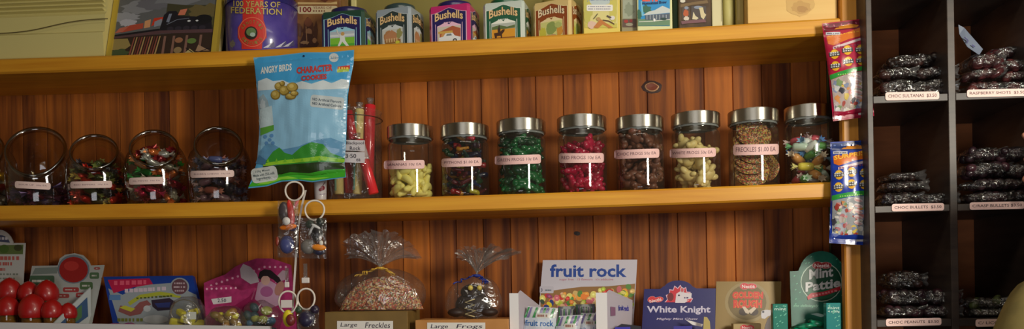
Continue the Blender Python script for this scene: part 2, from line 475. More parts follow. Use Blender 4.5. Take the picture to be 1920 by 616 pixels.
plabel(1818, 379, 1921, 393, 'C/RASP BULLETS $3.50', 'pale pink label reading C/RASP BULLETS')
plabel(1661, 597, 1765, 611, 'CHOC PEANUTS  $3.50', 'pale pink label reading CHOC PEANUTS')
plabel(1829, 598, 1932, 612, 'C/ LICORICE  $3.50', 'pale pink label reading C/ LICORICE')

# ------------------------------------------------------------------ light
def area(name, loc, tgt, sx, sy, power, col):
    d = bpy.data.lights.new(name, 'AREA'); d.shape = 'RECTANGLE'; d.size = sx; d.size_y = sy; d.energy = power; d.color = col
    o = bpy.data.objects.new(name, d); C.objects.link(o); o.location = loc
    o.rotation_euler = (Vector(tgt)-Vector(loc)).to_track_quat('-Z', 'Y').to_euler(); return o
area('shop_lamp', (1.2, -1.6, 1.98), (0.2, 0.1, 1.65), 0.34, 0.5, 29, (1.0, 0.93, 0.78))
area('overhead_fill', (0.0, -0.95, 2.70), (0.0, -0.9, 0), 1.2, 0.3, 5, (1.0, 0.93, 0.8))  # unseen light added overhead to deepen the shade under the shelves
area('front_fill', (-0.2, -3.0, 1.0), (0.3, 0, 1.55), 1.2, 0.9, 11, (0.95, 0.95, 1.0))  # fill light added behind the camera; the front wall has no window
w = bpy.data.worlds.new('world'); bpy.context.scene.world = w; w.use_nodes = True
w.node_tree.nodes['Background'].inputs[0].default_value = (0.8, 0.75, 0.7, 1); w.node_tree.nodes['Background'].inputs[1].default_value = 0.1
sc = bpy.context.scene
sc.view_settings.view_transform = 'Standard'; sc.view_settings.look = 'None'; sc.view_settings.gamma = 1; sc.view_settings.exposure = 0
sc.view_settings.use_curve_mapping = False
sc.cycles.transparent_max_bounces = 24; sc.cycles.max_bounces = 10
# ------------------------------------------------------------------ things on the upper shelf
def X(u, y, v=60): return at(u, v, y).x
# cream appliance
y0 = 0.03; xa, xb = X(-60, y0), X(195, y0, 90); zb = zt(xb)+0.001
ap = thing('wall_heater', 'long cream plastic appliance with ribbed vents beside the train picture', 'appliance', ((xa+xb)/2, y0+0.06, zb))
CP = M((212, 200, 132), 0.5); CPd = M((150, 138, 84), 0.6)
zz = lambda v: at(100, v, y0).z
prof = [(y0+0.006, zb+0.001), (y0, zb+0.008), (y0-0.004, zz(66)), (y0+0.004, zz(62)), (y0+0.006, zz(30)), (y0+0.012, zz(24)), (y0+0.012, zz(-60)), (D-0.02, zz(-60)), (D-0.02, zb+0.001)]
tilt = (zt(xa)-zt(xb))/(xa-xb)
def sl(xx): return (xx-xb)*tilt
m = MB(); m.prism([(xb, y, z) for y, z in prof], (xa-xb, 0, sl(xa)), CP); fixn(m.build('casing', ap))
m = MB()
for k in range(7):
    zc = zz(20-8*k)
    m.prism([(xb-0.004, y0+0.002, zc), (xb-0.004, y0+0.013, zc+0.003), (xb-0.004, y0+0.013, zc-0.003)], (xa-xb, 0, sl(xa)), CP)
fixn(m.build('vent_ribs', ap))
pts = []
for i in range(25):
    u = -40+242*i/24; s_ = 1/(1+math.exp(-(u-95)/32)); v = 64-30*s_
    p = at(u, v, y0-0.004); pts.append(p)
tag(MB().tube(pts, 0.0011, M((96, 84, 50), 0.5)).build('cord', ap), 'thin loose cord')
# framed train picture, leaning back
x0, x1 = X(197, 0.03, 103), X(404, 0.03, 97); zb = min(zt(x0), zt(x1))+0.002
lean = math.radians(14); Hf = 0.25
n = Vector((0, -math.cos(lean), math.sin(lean)))
n = Vector((0, -math.cos(lean), math.sin(lean)*1)); upv = Vector((0, math.sin(lean), math.cos(lean))); n = Vector((0, -math.cos(lean), math.sin(lean)))
O = Vector((x0, 0.03, zb)); slope = Vector((x1-x0, 0, zt(x1)-zt(x0)))
W_ = slope.length; rx = slope.normalized()
pic = thing('framed_picture', 'gold-framed painting of a steam train crossing a timber trestle', 'picture', ((x0+x1)/2, 0.05, zb))
GOLD = M((206, 178, 70), 0.35, 0.35)
fw = 0.012
bk = -n*0.012
def fq(a0, b0, a1, b1): return [O+rx*a0+upv*b0, O+rx*a1+upv*b0, O+rx*a1+upv*b1, O+rx*a0+upv*b1]
m = MB()
for q in ((0, 0, W_, fw*0.45), (0, Hf-fw, W_, Hf), (0, 0, fw, Hf), (W_-fw, 0, W_, Hf)): m.prism(fq(*q), bk, GOLD)
m.build('frame', pic)
m = MB(); m.prism([p-n*0.004 for p in fq(fw*0.9, fw*0.4, W_-fw*0.9, Hf-fw)], -n*0.006, M((60, 52, 44), 0.6)); m.build('backing', pic)
a = Art(s_face(O-n*0.0038+rx*fw+upv*fw*0.45, rx*(W_-2*fw), upv*0.115), down=False, rough=0.5, coat=0.05, eps=0.0001)
a.rect(0, 0, 100, 205, (96, 98, 100))
for (cx, cy, r_, c_) in ((8, 90, 14, (150, 152, 160)), (20, 112, 16, (132, 134, 140)), (38, 120, 18, (104, 104, 112)), (60, 140, 30, (120, 122, 128)), (12, 78, 9, (176, 176, 186)), (85, 160, 30, (140, 142, 146))): a.oval(cx, cy, r_, r_*0.9, c_, jag=0.4, seed=int(cx))
a.poly([(50, 118), (70, 112), (100, 110), (100, 50), (50, 50)], (66, 64, 44))
a.oval(88, 92, 16, 20, (104, 92, 56), jag=0.5, seed=5); a.oval(92, 76, 10, 12, (80, 78, 48), jag=0.5, seed=6)
a.poly([(0, 52), (45, 62), (45, 56), (0, 48)], (24, 22, 30))
a.poly([(6, 56), (28, 64), (28, 76), (14, 72)], (176, 74, 54)); a.poly([(0, 55), (8, 58), (14, 71), (4, 66)], (186, 104, 84))
a.poly([(29, 64), (35, 66), (35, 84), (29, 80)], (208, 150, 104)); a.poly([(36, 68), (38, 86), (48, 88), (46, 76)], (196, 58, 34)); a.poly([(39, 66), (48, 70), (46, 84), (39, 78)], (136, 142, 156))
a.poly([(45, 56), (48, 92), (52, 100), (60, 100), (64, 88), (78, 86), (96, 80), (98, 56)], (26, 24, 34))
a.poly([(51, 76), (53, 94), (56, 94), (54, 74)], (120, 128, 148)); a.poly([(62, 90), (64, 102), (71, 104), (69, 90)], (206, 120, 92))
a.oval(88, 78, 9, 11, (18, 18, 24)); a.oval(74, 76, 1.6, 2, (210, 214, 220)); a.oval(82, 76, 1.4, 1.8, (210, 214, 220)); a.line([(52, 70), (62, 80), (74, 82)], 1.2, (110, 116, 132))
for k in range(5): a.oval(56+8*k, 60, 3.4, 5, (44, 40, 52)); a.lay -= 1
a.lay += 1
a.poly([(0, 0), (0, 46), (100, 52), (100, 0)], (52, 38, 30))
a.poly([(0, 47), (45, 57), (100, 56), (100, 48), (50, 50), (0, 43)], (88, 62, 66))
a.poly([(0, 18), (0, 42), (14, 42), (18, 26), (10, 14)], (150, 132, 78)); a.oval(8, 10, 9, 9, (70, 84, 52), jag=.4, seed=2)
rr = random.Random(3)
for k in range(11):
    x_ = 17+2.6*k; a.poly([(x_, 2), (x_+3.4, 44), (x_+4.6, 44), (x_+1.6, 2)], ((140, 76, 62), (168, 138, 92), (104, 52, 44))[k % 3]); a.lay -= 1
a.lay += 1
for x_ in (50, 59, 72, 86): a.poly([(x_, 1), (x_+0.6, 44), (x_+3, 44), (x_+2.6, 1)], (128, 94, 82)); a.lay -= 1
a.lay += 1
a.oval(66, 34, 4, 6, (150, 104, 76)); a.oval(79, 31, 4.6, 6, (96, 124, 62)); a.oval(66, 12, 4, 7, (142, 120, 84)); a.poly([(73, 4), (78, 14), (84, 4)], (178, 162, 108)); a.poly([(86, 22), (98, 8), (84, 8)], (158, 128, 100))
a.line([(74, 16), (83, 3), (98, 14)], 1.2, (30, 24, 30)); a.rect(0, -0.5, 100, 3.5, (118, 104, 52))
a.build('painting', pic)
# second thin gilt frame and dark box behind it
x0b, x1b = X(404, 0.065, 95), X(412, 0.065, 95)
t = thing('gilt_frame', 'slim gilt frame stacked behind the train picture', 'picture frame', (x1b-0.03, 0.08, zt(x1b)))
m = MB(); O2 = Vector((x1b-0.08, 0.062, zt(x1b)+0.001))
q = [O2, O2+Vector((0.08, 0, 0)), O2+Vector((0.08, 0, 0))+upv*0.24, O2+upv*0.24]
m.prism(q, -n*0.008, M((224, 206, 140), 0.4, 0.2)); fixn(m.build('frame', t))
bx = thing('black_box', 'tall black box standing behind the purple round tin', 'box', (X(424, 0.1, 90), 0.12, zt(X(424, 0.1, 90))))
m = MB().box((X(411, 0.158, 90), 0.158, zt(X(424, 0.1, 90))+0.001), (X(452, 0.158, 90), 0.195, zt(X(424, 0.1, 90))+0.21), M((26, 22, 24), 0.3), 0.002); m.build('carton', bx)

# purple round tin
xc = (X(428, 0.09, 90)+X(556, 0.09, 90))/2; rr_ = (X(556, 0.09, 90)-X(428, 0.09, 90))/2*0.99; yc = 0.03+rr_*0.95
xc = (X(430, yc, 90)+X(555, yc, 90))/2
zb = zt(xc)+0.001
tn = thing('round_biscuit_tin', 'big round violet biscuit tin with a red band, YEARS OF FEDERATION', 'tin', (xc, yc, zb))
VIO = mottled('violet_print', (92, 76, 164), (74, 60, 150), 26, 0.3, coat=0.4)
ht = at(540, -3, yc-rr_*0.7).z-zb
MB().lathe([(0, 0), (rr_-0.002, 0), (rr_, 0.002), (rr_, ht), (0, ht)], (xc, yc, zb), VIO, 48).build('body', tn)
MB().lathe([(rr_+0.0012, ht-0.004), (rr_+0.0012, ht+0.012), (rr_-0.002, ht+0.015), (0, ht+0.015)], (xc, yc, zb), M((40, 34, 120), 0.25, 0.2, 0.4), 48).build('lid', tn)
a = Art(s_cyl(xc, yc, rr_+0.0003), edge=9, rough=0.35, coat=0.4)
a.poly([(455, -12), (494, -12), (494, 38), (499, 52), (500, 70), (492, 80), (491, 92), (453, 92), (453, 82), (446, 70), (446, 52), (455, 38)], (206, 52, 44))
a.ring(473, 60, 26, 28, 1.5, (226, 112, 84)); a.oval(471, 62, 12, 12.5, (46, 38, 34)); a.oval(471, 60, 9, 8, (104, 130, 84)); a.oval(474, 65, 5, 4, (170, 190, 180))
for k, ch in enumerate("ARNOTT'S"):
    an = math.radians(-155+18.6*k); cx_, cy_ = 473+19.5*math.cos(an), 61+20*math.sin(an)
    a.text(ch, cx_-2.2, cy_-3, cx_+2.2, cy_+3, (150, 126, 66), 0.02, rot=an+PI/2); a.lay -= 1
for k, ch in enumerate("BISCUITS"):
    an = math.radians(145-15.5*k); cx_, cy_ = 473+19.5*math.cos(an), 61+20*math.sin(an)
    a.text(ch, cx_-2, cy_-3, cx_+2, cy_+3, (150, 126, 66), 0.02, rot=an-PI/2); a.lay -= 1
a.lay += 1
a.text('100 YEARS OF', 438, 1, 525, 12, (196, 172, 92), 0.02, slope=0.03, edge=(50, 34, 70))
a.text('FEDERATION', 434, 13, 528, 25, (196, 172, 92), 0.02, slope=0.04, edge=(50, 34, 70))
for k, (ux, uy) in enumerate(((493, 88), (516, 87), (530, 86))): a.poly([(ux, uy+2), (ux+20, uy-10), (ux+14, uy+1)], (206, 206, 224)); a.poly([(ux+10, uy+1), (ux+20, uy-10), (ux+22, uy)], (88, 84, 130))
a.oval(436, 82, 5, 7, (120, 116, 110), jag=.5, seed=8)
a.build('printed_front', tn)

# sepia '100 Years' tin
def block(name, lab, cat, u0, u1, y, dep, vtop, vb, mat, side=None, bev=0.002, part='body', top=None):
    x0, x1 = X(u0, y, vb), X(u1, y, vb); zb = zt((x0+x1)/2)+0.001+abs(zt(x0)-zt(x1))*0.5; z1 = at((u0+u1)/2, vtop, y).z
    t = thing(name, lab, cat, ((x0+x1)/2, y+dep/2, zb))
    MB().box((x0, y, zb), (x1, y+dep, z1), mat, bev, seg=2).build(part, t)
    f = s_plane((x0, y-0.0004, zb), (0, -1, 0))
    return t, f, (x0, x1, zb, z1)
SEP = mottled('sepia_print', (150, 104, 60), (122, 80, 44), 34, 0.4)
t, f, _ = block('sepia_tin', 'brown sepia-printed tin marked 100, between the violet tin and the green tea tin', 'tin', 554, 640, 0.125, 0.06, -30, 86, SEP)
a = Art(f, rough=0.4, coat=0.3)
a.poly([(558, 4), (620, 5), (632, 3), (632, 8), (558, 8)], (206, 176, 120)); a.poly([(598, -2), (606, -14), (618, -2), (610, 5)], (96, 50, 30)); a.oval(622, -8, 14, 9, (150, 84, 56)); a.oval(620, -16, 8, 6, (190, 130, 100)); a.oval(577, -14, 9, 8, (120, 70, 40))
a.rect(558, 11, 633, 26, (206, 190, 150), rad=4); a.text('100', 562, 13, 584, 23, (126, 28, 34), 0.04); a.text('YEARS OF', 587, 12, 622, 17, (130, 70, 60)); dashes(a, 587, 19, 612, 5, 3, (130, 90, 70), 4)
a.oval(578, 58, 10, 24, (92, 54, 36), jag=0.2, seed=1); a.oval(578, 42, 7, 8, (120, 72, 48)); a.oval(579, 60, 6, 7, (168, 122, 84)); a.poly([(562, 80), (570, 62), (586, 64), (598, 82), (594, 88), (562, 88)], (78, 46, 32)); a.line([(574, 50), (576, 84)], 1.5, (186, 140, 96)); a.oval(562, 56, 5, 12, (104, 64, 42), jag=.5, seed=2); a.oval(592, 60, 4, 18, (88, 52, 34), jag=.5, seed=9)
a.oval(572, 80, 8, 3, (184, 146, 100), jag=.4, seed=3); a.oval(590, 76, 4, 5, (172, 126, 84))
a.build('printed_front', t)
# cream rod on the wall behind
p = at(662, 0, D+0.0); 
tag(MB().box((at(657, 0, D).x, D+0.0005, zt(p.x)+0.1), (at(667, 0, D).x, D+0.0115, zt(p.x)+0.42), M((214, 206, 140), 0.5), 0.002).build('trim_1'), kind='structure')

# tea tins
def tea(u0, u1, vtop, vb, y, rot, body, dark, outl, ltop, pict, lab, wr=0.82, lid_c=None, txt=(232, 196, 140)):
    xa, xb = X(u0, y, vb), X(u1, y, vb); w_ = (xb-xa)/math.cos(rot); zb = zt((xa+xb)/2)+0.0012; z1 = at((u0+u1)/2, vtop, y).z; h = z1-zb; dp = w_*wr
    ce = Vector(((xa+xb)/2, y+0.0, zb)); rot = -rot; r3 = Matrix.Rotation(rot, 3, 'Z'); ex = r3 @ Vector((1, 0, 0)); ey = r3 @ Vector((0, 1, 0)); mid = ce+ey*dp/2
    t = thing('tea_tin', lab, 'tin', mid, 'caddy tins of tea on the upper shelf')
    ch = w_*0.06
    out = [(-w_/2+ch, 0), (w_/2-ch, 0), (w_/2, ch), (w_/2, dp-ch), (w_/2-ch, dp), (-w_/2+ch, dp), (-w_/2, dp-ch), (-w_/2, ch)]
    m = MB(); sh_ = 0.005
    rows = []
    for (k, z) in ((1, 0), (1, h-sh_), (0.965, h)): rows.append([ce+ex*(a_*k)+ey*(dp/2+(b_-dp/2)*k)+Vector((0, 0, z)) for a_, b_ in out])
    vs = sum(rows, []); fs = [[r_*8+i, r_*8+(i+1) % 8, (r_+1)*8+(i+1) % 8, (r_+1)*8+i] for r_ in range(2) for i in range(8)]+[[16+i for i in range(8)], list(range(8))[::-1]]
    m.raw(vs, fs, M(body, 0.3, 0, 0.5)); m.build('body', t)
    lm = M(lid_c or dark, 0.3, 0, 0.4); r_ = w_*0.41
    MB().lathe([(r_*1.02, -0.001), (r_*1.02, 0.007), (r_*0.98, 0.012), (r_*0.7, 0.0165), (0, 0.018)], mid+Vector((0, 0, h)), lm, 36, mat=r3, sy=wr).build('lid', t)
    def label_on(o_, ux_, name, full=True):
        a = Art(s_face(o_, ux_, Vector((0, 0, h-sh_))), down=False, rough=0.4, coat=0.2, eps=0.0001)
        A = lambda i, b_: [(i, b_), (i, 86-i*.3), (i+10, 87-i*.3), (30, 92-i*.3), (42, 97-i*.35), (50, 99-i*.35), (58, 97-i*.35), (70, 92-i*.3), (90-i, 87-i*.3), (100-i, 86-i*.3), (100-i, b_)]
        a.poly(A(1, -1), outl); a.poly(A(3.5, -1), dark)
        a.poly([(17, 2), (17, 52), (26, 55), (38, 60), (44, 60), (50, 55), (56, 60), (62, 60), (74, 55), (83, 52), (83, 2)], outl)
        pict(a)
        a.text('Bushells', 11, 85, 89, 64, txt, 0.04, arch=7, edge=(40, 20, 24), ew=0.05)
        dashes(a, 36, 59, 64, 6, 2.4, outl, 3)
        if full:
            for xx in (12, 86): a.rect(xx, 2, xx+1.6, 58, outl); a.lay -= 1
            a.lay += 1
        a.build(name, t)
    e3 = 0.0004
    label_on(ce+ex*(-w_/2+ch)-ey*e3, ex*(w_-2*ch), 'printed_front')
    label_on(ce+ex*(w_/2+e3)+ey*ch, ey*(dp-2*ch), 'printed_side', False)
    return t
def P_cricket(a):
    a.rect(18, 3, 82, 50, (176, 188, 200)); a.rect(18, 36, 82, 42, (214, 220, 224)); a.rect(18, 3, 82, 33, (124, 190, 60)); a.rect(18, 3, 82, 16, (84, 168, 60))
    a.poly([(44, 38), (56, 38), (58, 24), (70, 5), (64, 4), (50, 22), (40, 5), (35, 5), (44, 26)], (222, 228, 226)); a.oval(51, 43, 5, 5, (196, 156, 96)); a.line([(44, 38), (38, 46), (36, 56)], 2.5, (214, 214, 208))
def P_house(a):
    a.rect(18, 3, 82, 50, (198, 200, 192)); a.oval(40, 30, 20, 16, (176, 128, 84), jag=.3, seed=4); a.poly([(26, 14), (26, 34), (48, 48), (70, 34), (70, 14)], (186, 132, 92)); a.rect(26, 12, 76, 22, (150, 110, 60)); a.oval(72, 36, 9, 13, (150, 148, 92), jag=.4, seed=2)
    for k in range(5): a.rect(30+8*k, 16, 34+8*k, 26, (214, 184, 136)); a.lay -= 1
    a.lay += 1; a.rect(18, 3, 82, 12, (176, 172, 118)); a.oval(66, 14, 7, 4, (206, 206, 70))
def P_car(a):
    a.rect(18, 3, 82, 50, (206, 200, 184)); a.poly([(24, 38), (60, 50), (82, 42), (82, 20), (24, 20)], (176, 96, 62)); a.rect(20, 32, 60, 38, (206, 168, 84)); a.oval(34, 26, 6, 7, (206, 150, 90))
    a.poly([(22, 22), (34, 24), (40, 32), (60, 32), (66, 24), (80, 20), (80, 10), (22, 10)], (226, 230, 232)); a.poly([(42, 25), (44, 30), (56, 30), (58, 25)], (120, 130, 134)); a.oval(66, 11, 6, 6, (60, 60, 64)); a.oval(66, 11, 3, 3, (190, 190, 190)); a.rect(18, 3, 82, 8, (150, 136, 96))
def P_horse(a):
    a.rect(18, 3, 82, 50, (178, 186, 176)); a.poly([(18, 34), (82, 36), (82, 44), (60, 40), (40, 46), (18, 42)], (92, 112, 66)); a.rect(18, 3, 82, 35, (214, 150, 40)); a.rect(18, 3, 82, 14, (138, 84, 34))
    a.poly([(24, 26), (40, 28), (48, 34), (54, 34), (52, 28), (46, 22), (46, 6), (43, 6), (42, 18), (32, 18), (30, 6), (27, 6), (26, 16)], (70, 40, 22)); a.oval(38, 33, 4, 8, (60, 44, 34)); a.line([(38, 38), (39, 46)], 3, (60, 50, 40))
def P_garden(a):
    a.rect(18, 3, 82, 50, (206, 206, 128)); a.oval(50, 32, 16, 17, (140, 158, 88), jag=.2, seed=2); a.oval(24, 20, 10, 18, (196, 190, 70), jag=.3, seed=3); a.oval(74, 24, 9, 16, (206, 148, 60), jag=.3, seed=4); a.oval(48, 8, 16, 7, (190, 150, 110), jag=.4, seed=5); a.oval(70, 38, 10, 8, (176, 186, 110), jag=.3, seed=6)
tea(601, 684, 20, 87, 0.035, 0.08, (34, 70, 56), (38, 32, 88), (150, 206, 226), 0, P_cricket, 'dark green tea tin printed with a cricketer on grass, dark blue lid')
tea(701, 772, 15, 79, 0.04, 0.24, (150, 162, 172), (48, 62, 62), (206, 214, 216), 0, P_house, 'silver-grey tea tin with a brown house picture and dark grey lid', lid_c=(50, 70, 72))
tea(803, 882, 9, 74, 0.04, 0.16, (192, 40, 110), (36, 28, 92), (236, 190, 214), 0, P_car, 'magenta tea tin with a white car picture')
tea(905, 984, 3, 68, 0.04, 0.14, (196, 208, 200), (24, 88, 60), (232, 236, 226), 0, P_horse, 'white and green tea tin with a horse rider in an orange field')
tea(998, 1071, 1, 62, 0.04, 0.34, (216, 190, 128), (142, 70, 30), (232, 214, 160), 0, P_garden, 'cream and brown tea tin with a leafy garden picture', txt=(236, 214, 176), lid_c=(150, 136, 70))
# yellow swagman tin
t, f, _ = block('yellow_tin', 'pale yellow tin with a drawing of a man lying back under trees', 'tin', 1094, 1163, 0.035, 0.05, -40, 56, M((228, 208, 100), 0.4, 0, 0.3))
a = Art(f, rough=0.4, coat=0.3)
a.rect(1096, -38, 1158, 52, (222, 212, 140)); a.oval(1122, -2, 22, 16, (190, 204, 206), jag=.3, seed=1); a.oval(1102, 20, 8, 26, (196, 190, 96), jag=.4, seed=2); a.oval(1150, 16, 7, 30, (206, 196, 96), jag=.4, seed=3); a.rect(1097, 44, 1157, 52, (206, 196, 92))
a.rect(1100, 9, 1149, 21, (240, 238, 232), rad=2.5); dashes(a, 1103, 11.5, 1146, 12, 2.2, (168, 168, 180), 1); dashes(a, 1103, 16, 1146, 12, 2.2, (168, 168, 180), 2)
a.oval(1110, 47, 9, 7, (222, 190, 170), jag=.2, seed=4); a.poly([(1112, 52), (1126, 36), (1134, 42), (1150, 52), (1142, 53), (1130, 46), (1122, 53)], (196, 124, 60)); a.oval(1122, 36, 4, 3.5, (186, 150, 96)); a.oval(1148, 34, 5, 4, (226, 220, 216)); a.line([(1113, 36), (1121, 26)], 1.4, (90, 80, 60)); a.line([(1130, 38), (1142, 40), (1152, 46)], 2, (90, 60, 40)); a.line([(1138, 30), (1146, 34)], 3, (90, 74, 66))
a.text('JOLLY SWAGMAN', 1101, -8, 1147, 4, (120, 150, 190), 0.02)
a.build('printed_front', t)
t, f, _ = block('slim_grey_packet', 'slim grey-green packet with a red flower strip at its foot', 'packet', 1165, 1195, 0.045, 0.04, -40, 53, M((150, 142, 110), 0.5))
a = Art(f, rough=0.45, coat=0.2); a.rect(1168, -38, 1193, 35, (160, 168, 150)); a.oval(1180, 18, 9, 12, (136, 146, 126), jag=.4, seed=1); a.rect(1167, 36, 1193, 51, (96, 76, 66)); a.oval(1174, 40, 4, 3, (160, 50, 46)); a.oval(1183, 39, 3, 3, (130, 40, 40)); a.oval(1180, 46, 7, 3, (150, 146, 126)); a.build('printed_front', t)
t, f, _ = block('blue_tea_carton', 'bright blue carton with a white-roofed homestead, Homestead Brew', 'carton', 1195, 1261, 0.03, 0.05, -40, 50, M((222, 224, 170), 0.4, 0, 0.3))
a = Art(f, rough=0.35, coat=0.4)
a.rect(1197, -38, 1256, 49, (52, 150, 212)); a.oval(1212, 18, 9, 8, (66, 116, 96), jag=.4, seed=1); a.oval(1199, 28, 4, 10, (60, 110, 90), jag=.4, seed=2); a.poly([(1196, 36), (1256, 34), (1256, 48), (1196, 49)], (112, 146, 116)); a.poly([(1206, 28), (1216, 22), (1228, 19), (1242, 11), (1256, 17), (1256, 24), (1206, 29)], (206, 214, 214)); a.poly([(1210, 29), (1256, 25), (1256, 38), (1210, 38)], (92, 104, 122))
for k in range(7): a.line([(1213+6*k, 28), (1213+6*k, 37)], 1, (190, 200, 206)); a.lay -= 1
a.lay += 1; a.line([(1198, 41), (1225, 40), (1256, 37)], 1.6, (214, 220, 206)); a.oval(1227, 38, 2, 3, (240, 240, 240)); a.oval(1244, 36, 6, 2.6, (50, 76, 76)); a.poly([(1201, 2), (1203, 30), (1207, 30), (1204, 2)], (120, 196, 226))
a.text('XXXXXX', 1204, -5, 1234, 3, (240, 96, 70), 0.05, edge=(250, 220, 200)) if False else dashes(a, 1204, -5, 1234, 5, 8, (240, 96, 70), 2)
a.text('Homestead Brew', 1204, 4, 1250, 9.5, (24, 50, 100), 0.03, slope=-0.06)
a.build('printed_front', t)
t, f, _ = block('dark_green_packet', 'narrow dark green packet squeezed in beside the homestead carton', 'packet', 1262, 1272, 0.06, 0.04, -40, 47, M((24, 60, 30), 0.5))
a = Art(f, rough=0.5); a.rect(1263, -30, 1271, -10, (40, 84, 44)); a.build('printed_front', t)
BRN = mottled('bark_print', (92, 70, 44), (64, 46, 30), 40, 0.45)
t, f, _ = block('rustic_tin', 'brown bark-patterned tin with two small window pictures', 'tin', 1273, 1334, 0.04, 0.05, -40, 46, BRN)
a = Art(f, rough=0.45, coat=0.2); a.poly([(1276, 8), (1300, 4), (1326, 0), (1328, 6), (1300, 9), (1276, 14)], (124, 100, 66)); a.rect(1279, 13, 1293, 38, (88, 74, 66), rad=2); a.oval(1286, 25, 5, 7, (186, 92, 52), jag=.2, seed=1); a.oval(1287, 15, 4, 3, (140, 150, 170)); a.oval(1287, 35, 5, 4, (214, 204, 190), jag=.4, seed=3)
a.rect(1296, 11, 1324, 37, (80, 72, 70), rad=2); a.oval(1309, 14, 8, 3, (136, 146, 166)); a.poly([(1298, 36), (1300, 22), (1304, 30), (1310, 34), (1306, 37)], (216, 206, 170)); a.poly([(1310, 15), (1318, 14), (1320, 24), (1324, 28), (1319, 37), (1314, 32), (1312, 20)], (214, 202, 160)); a.poly([(1277, 40), (1300, 38), (1322, 36), (1324, 42), (1290, 44), (1278, 46)], (122, 84, 92)); a.oval(1280, 2, 5, 3, (220, 216, 200)); a.build('printed_front', t)
t, f, _ = block('white_carton', 'plain off-white carton beside the bark-patterned tin', 'carton', 1335, 1355, 0.045, 0.05, -40, 43, M((216, 208, 164), 0.5)); 
a = Art(f); a.line([(1352.5, -30), (1352.5, 40)], 0.8, (150, 140, 90)); a.build('edge_crease', t)
xc = (X(1356, 0.07, 42)+X(1376, 0.07, 42))/2; r_ = (X(1376, 0.07, 42)-X(1356, 0.07, 42))/2
t = thing('cream_canister', 'narrow plain cream canister next to the off-white carton', 'canister', (xc, 0.07, zt(xc)+0.001))
MB().lathe([(0, 0), (r_, 0), (r_, 0.11), (0, 0.11)], (xc, 0.07, zt(xc)+0.001), M((196, 188, 120), 0.5), 24).build('body', t); MB().lathe([(r_+.001, 0.11), (r_+.001, 0.122), (0, 0.124)], (xc, 0.07, zt(xc)+0.001), M((170, 165, 110), 0.5), 24).build('lid', t)
t, f, _ = block('olive_carton', 'olive cardboard carton standing against the pale pine box', 'carton', 1381, 1395, 0.05, 0.08, -40, 41, M((170, 152, 84), 0.6)); a = Art(f); a.rect(1383, -35, 1387, 38, (186, 168, 98)); a.build('printed_front', t)
# pale pine box standing at the end of the shelf
x0, x1 = X(1402, 0.012, 40), XP0-0.002; zb = max(zt(x0), zt(x1))+0.001
bx = thing('pine_box', 'large pale pine box at the post end of the upper shelf', 'box', ((x0+x1)/2, 0.08, zb))
m = MB(); zt_ = zb+0.24
m.box((x0, 0.012, zb), (x1, 0.024, zt_), PINE_BOX, 0.001); m.build('front_board', bx)
MB().box((x0, 0.0242, zb), (x0+0.012, 0.17, zt_), PINE_BOX, 0.001).build('side_board', bx); MB().box((x1-0.012, 0.0242, zb), (x1, 0.17, zt_), PINE_BOX, 0.001).build('side_board', bx)
MB().box((x0+0.0122, 0.158, zb), (x1-0.0122, 0.17, zt_), PINE_BOX, 0.001).build('back_board', bx); MB().box((x0+0.0122, 0.0242, zb+0.001), (x1-0.0122, 0.1578, zb+0.01), PINE_BOX, 0.001).build('base_board', bx)

a = Art(s_plane((x0, 0.0116, zb), (0, -1, 0)), rough=0.5, eps=0.0001)
for k, (cx, cy, rx_, ry_) in enumerate(((1500, 8, 26, 22), (1502, 14, 18, 12), (1504, 17, 10, 6))): a.oval(cx, cy, rx_, ry_, [(206, 166, 96), (192, 150, 84), (176, 132, 72)][k], jag=0.25, seed=k)
a.build('stain_mark', bx)
# ------------------------------------------------------------------ sweets
def drop(n, r, Rr, seed, zmax=9, tries=26, jit=0.0, half=None):
    rr = random.Random(seed); P = []
    for i in range(n):
        best = None; ri = r*(1+jit*(rr.random()-0.5))
        for _ in range(tries):
            q = math.sqrt(rr.random())*(Rr-ri); a = rr.random()*2*PI; x, y = q*math.cos(a), q*math.sin(a)
            z = ri
            for (px_, py_, pz, pr) in P:
                d2 = (x-px_)**2+(y-py_)**2; s_ = (ri+pr)**2
                if d2 < s_: z = max(z, pz+math.sqrt(s_-d2))
            if best is None or z < best[2]: best = (x, y, z, ri)
        if best[2] > zmax-ri: continue
        P.append(best)
    return P
def place(proto, used, loc, rot, scale, label=None, group=None, cat=None):
    o = proto
    if used.get(proto.name): 
        o = proto.copy(); C.objects.link(o)
    used[proto.name] = True
    o.location = loc; o.rotation_euler = rot; o.scale = (scale,)*3
    if label: o['label'] = label
    if group: o['group'] = group
    if cat: o['category'] = cat
    return o
def banana_mesh(name, m):
    mb = MB(); pts = []; K = 9
    for i in range(K):
        t = -1+2*i/(K-1); pts.append(Vector((0.0165*math.sin(t*1.15), 0, 0.0165*(math.cos(t*1.15)-1)*1.0+0.004)))
    mb.tube(pts, lambda s: 0.0022+0.0046*math.sin(PI*min(max(s, 0.02), 0.98))**0.6, m, 10)
    return mb.build(name)
def frog_mesh(name, m, k=1.0):
    mb = MB(); S = 0.001*k
    mb.ball((-1*S, 0, 0), (12*S, 9.5*S, 7*S), m, n=8); mb.ball((9*S, 0, 1.5*S), (8*S, 8*S, 6*S), m, n=8)
    for s_ in (1, -1):
        mb.ball((11*S, 4.5*S*s_, 6.5*S), 2.6*S, m, n=5); mb.ball((6*S, 8.5*S*s_, -2.5*S), (6*S, 4*S, 3.6*S), m, n=6, mat=Matrix.Rotation(0.7*s_, 3, 'Z'))
        mb.ball((-8*S, 7.5*S*s_, -1*S), (8*S, 5*S, 5*S), m, n=6, mat=Matrix.Rotation(-0.5*s_, 3, 'Z'))
    return mb.build(name)
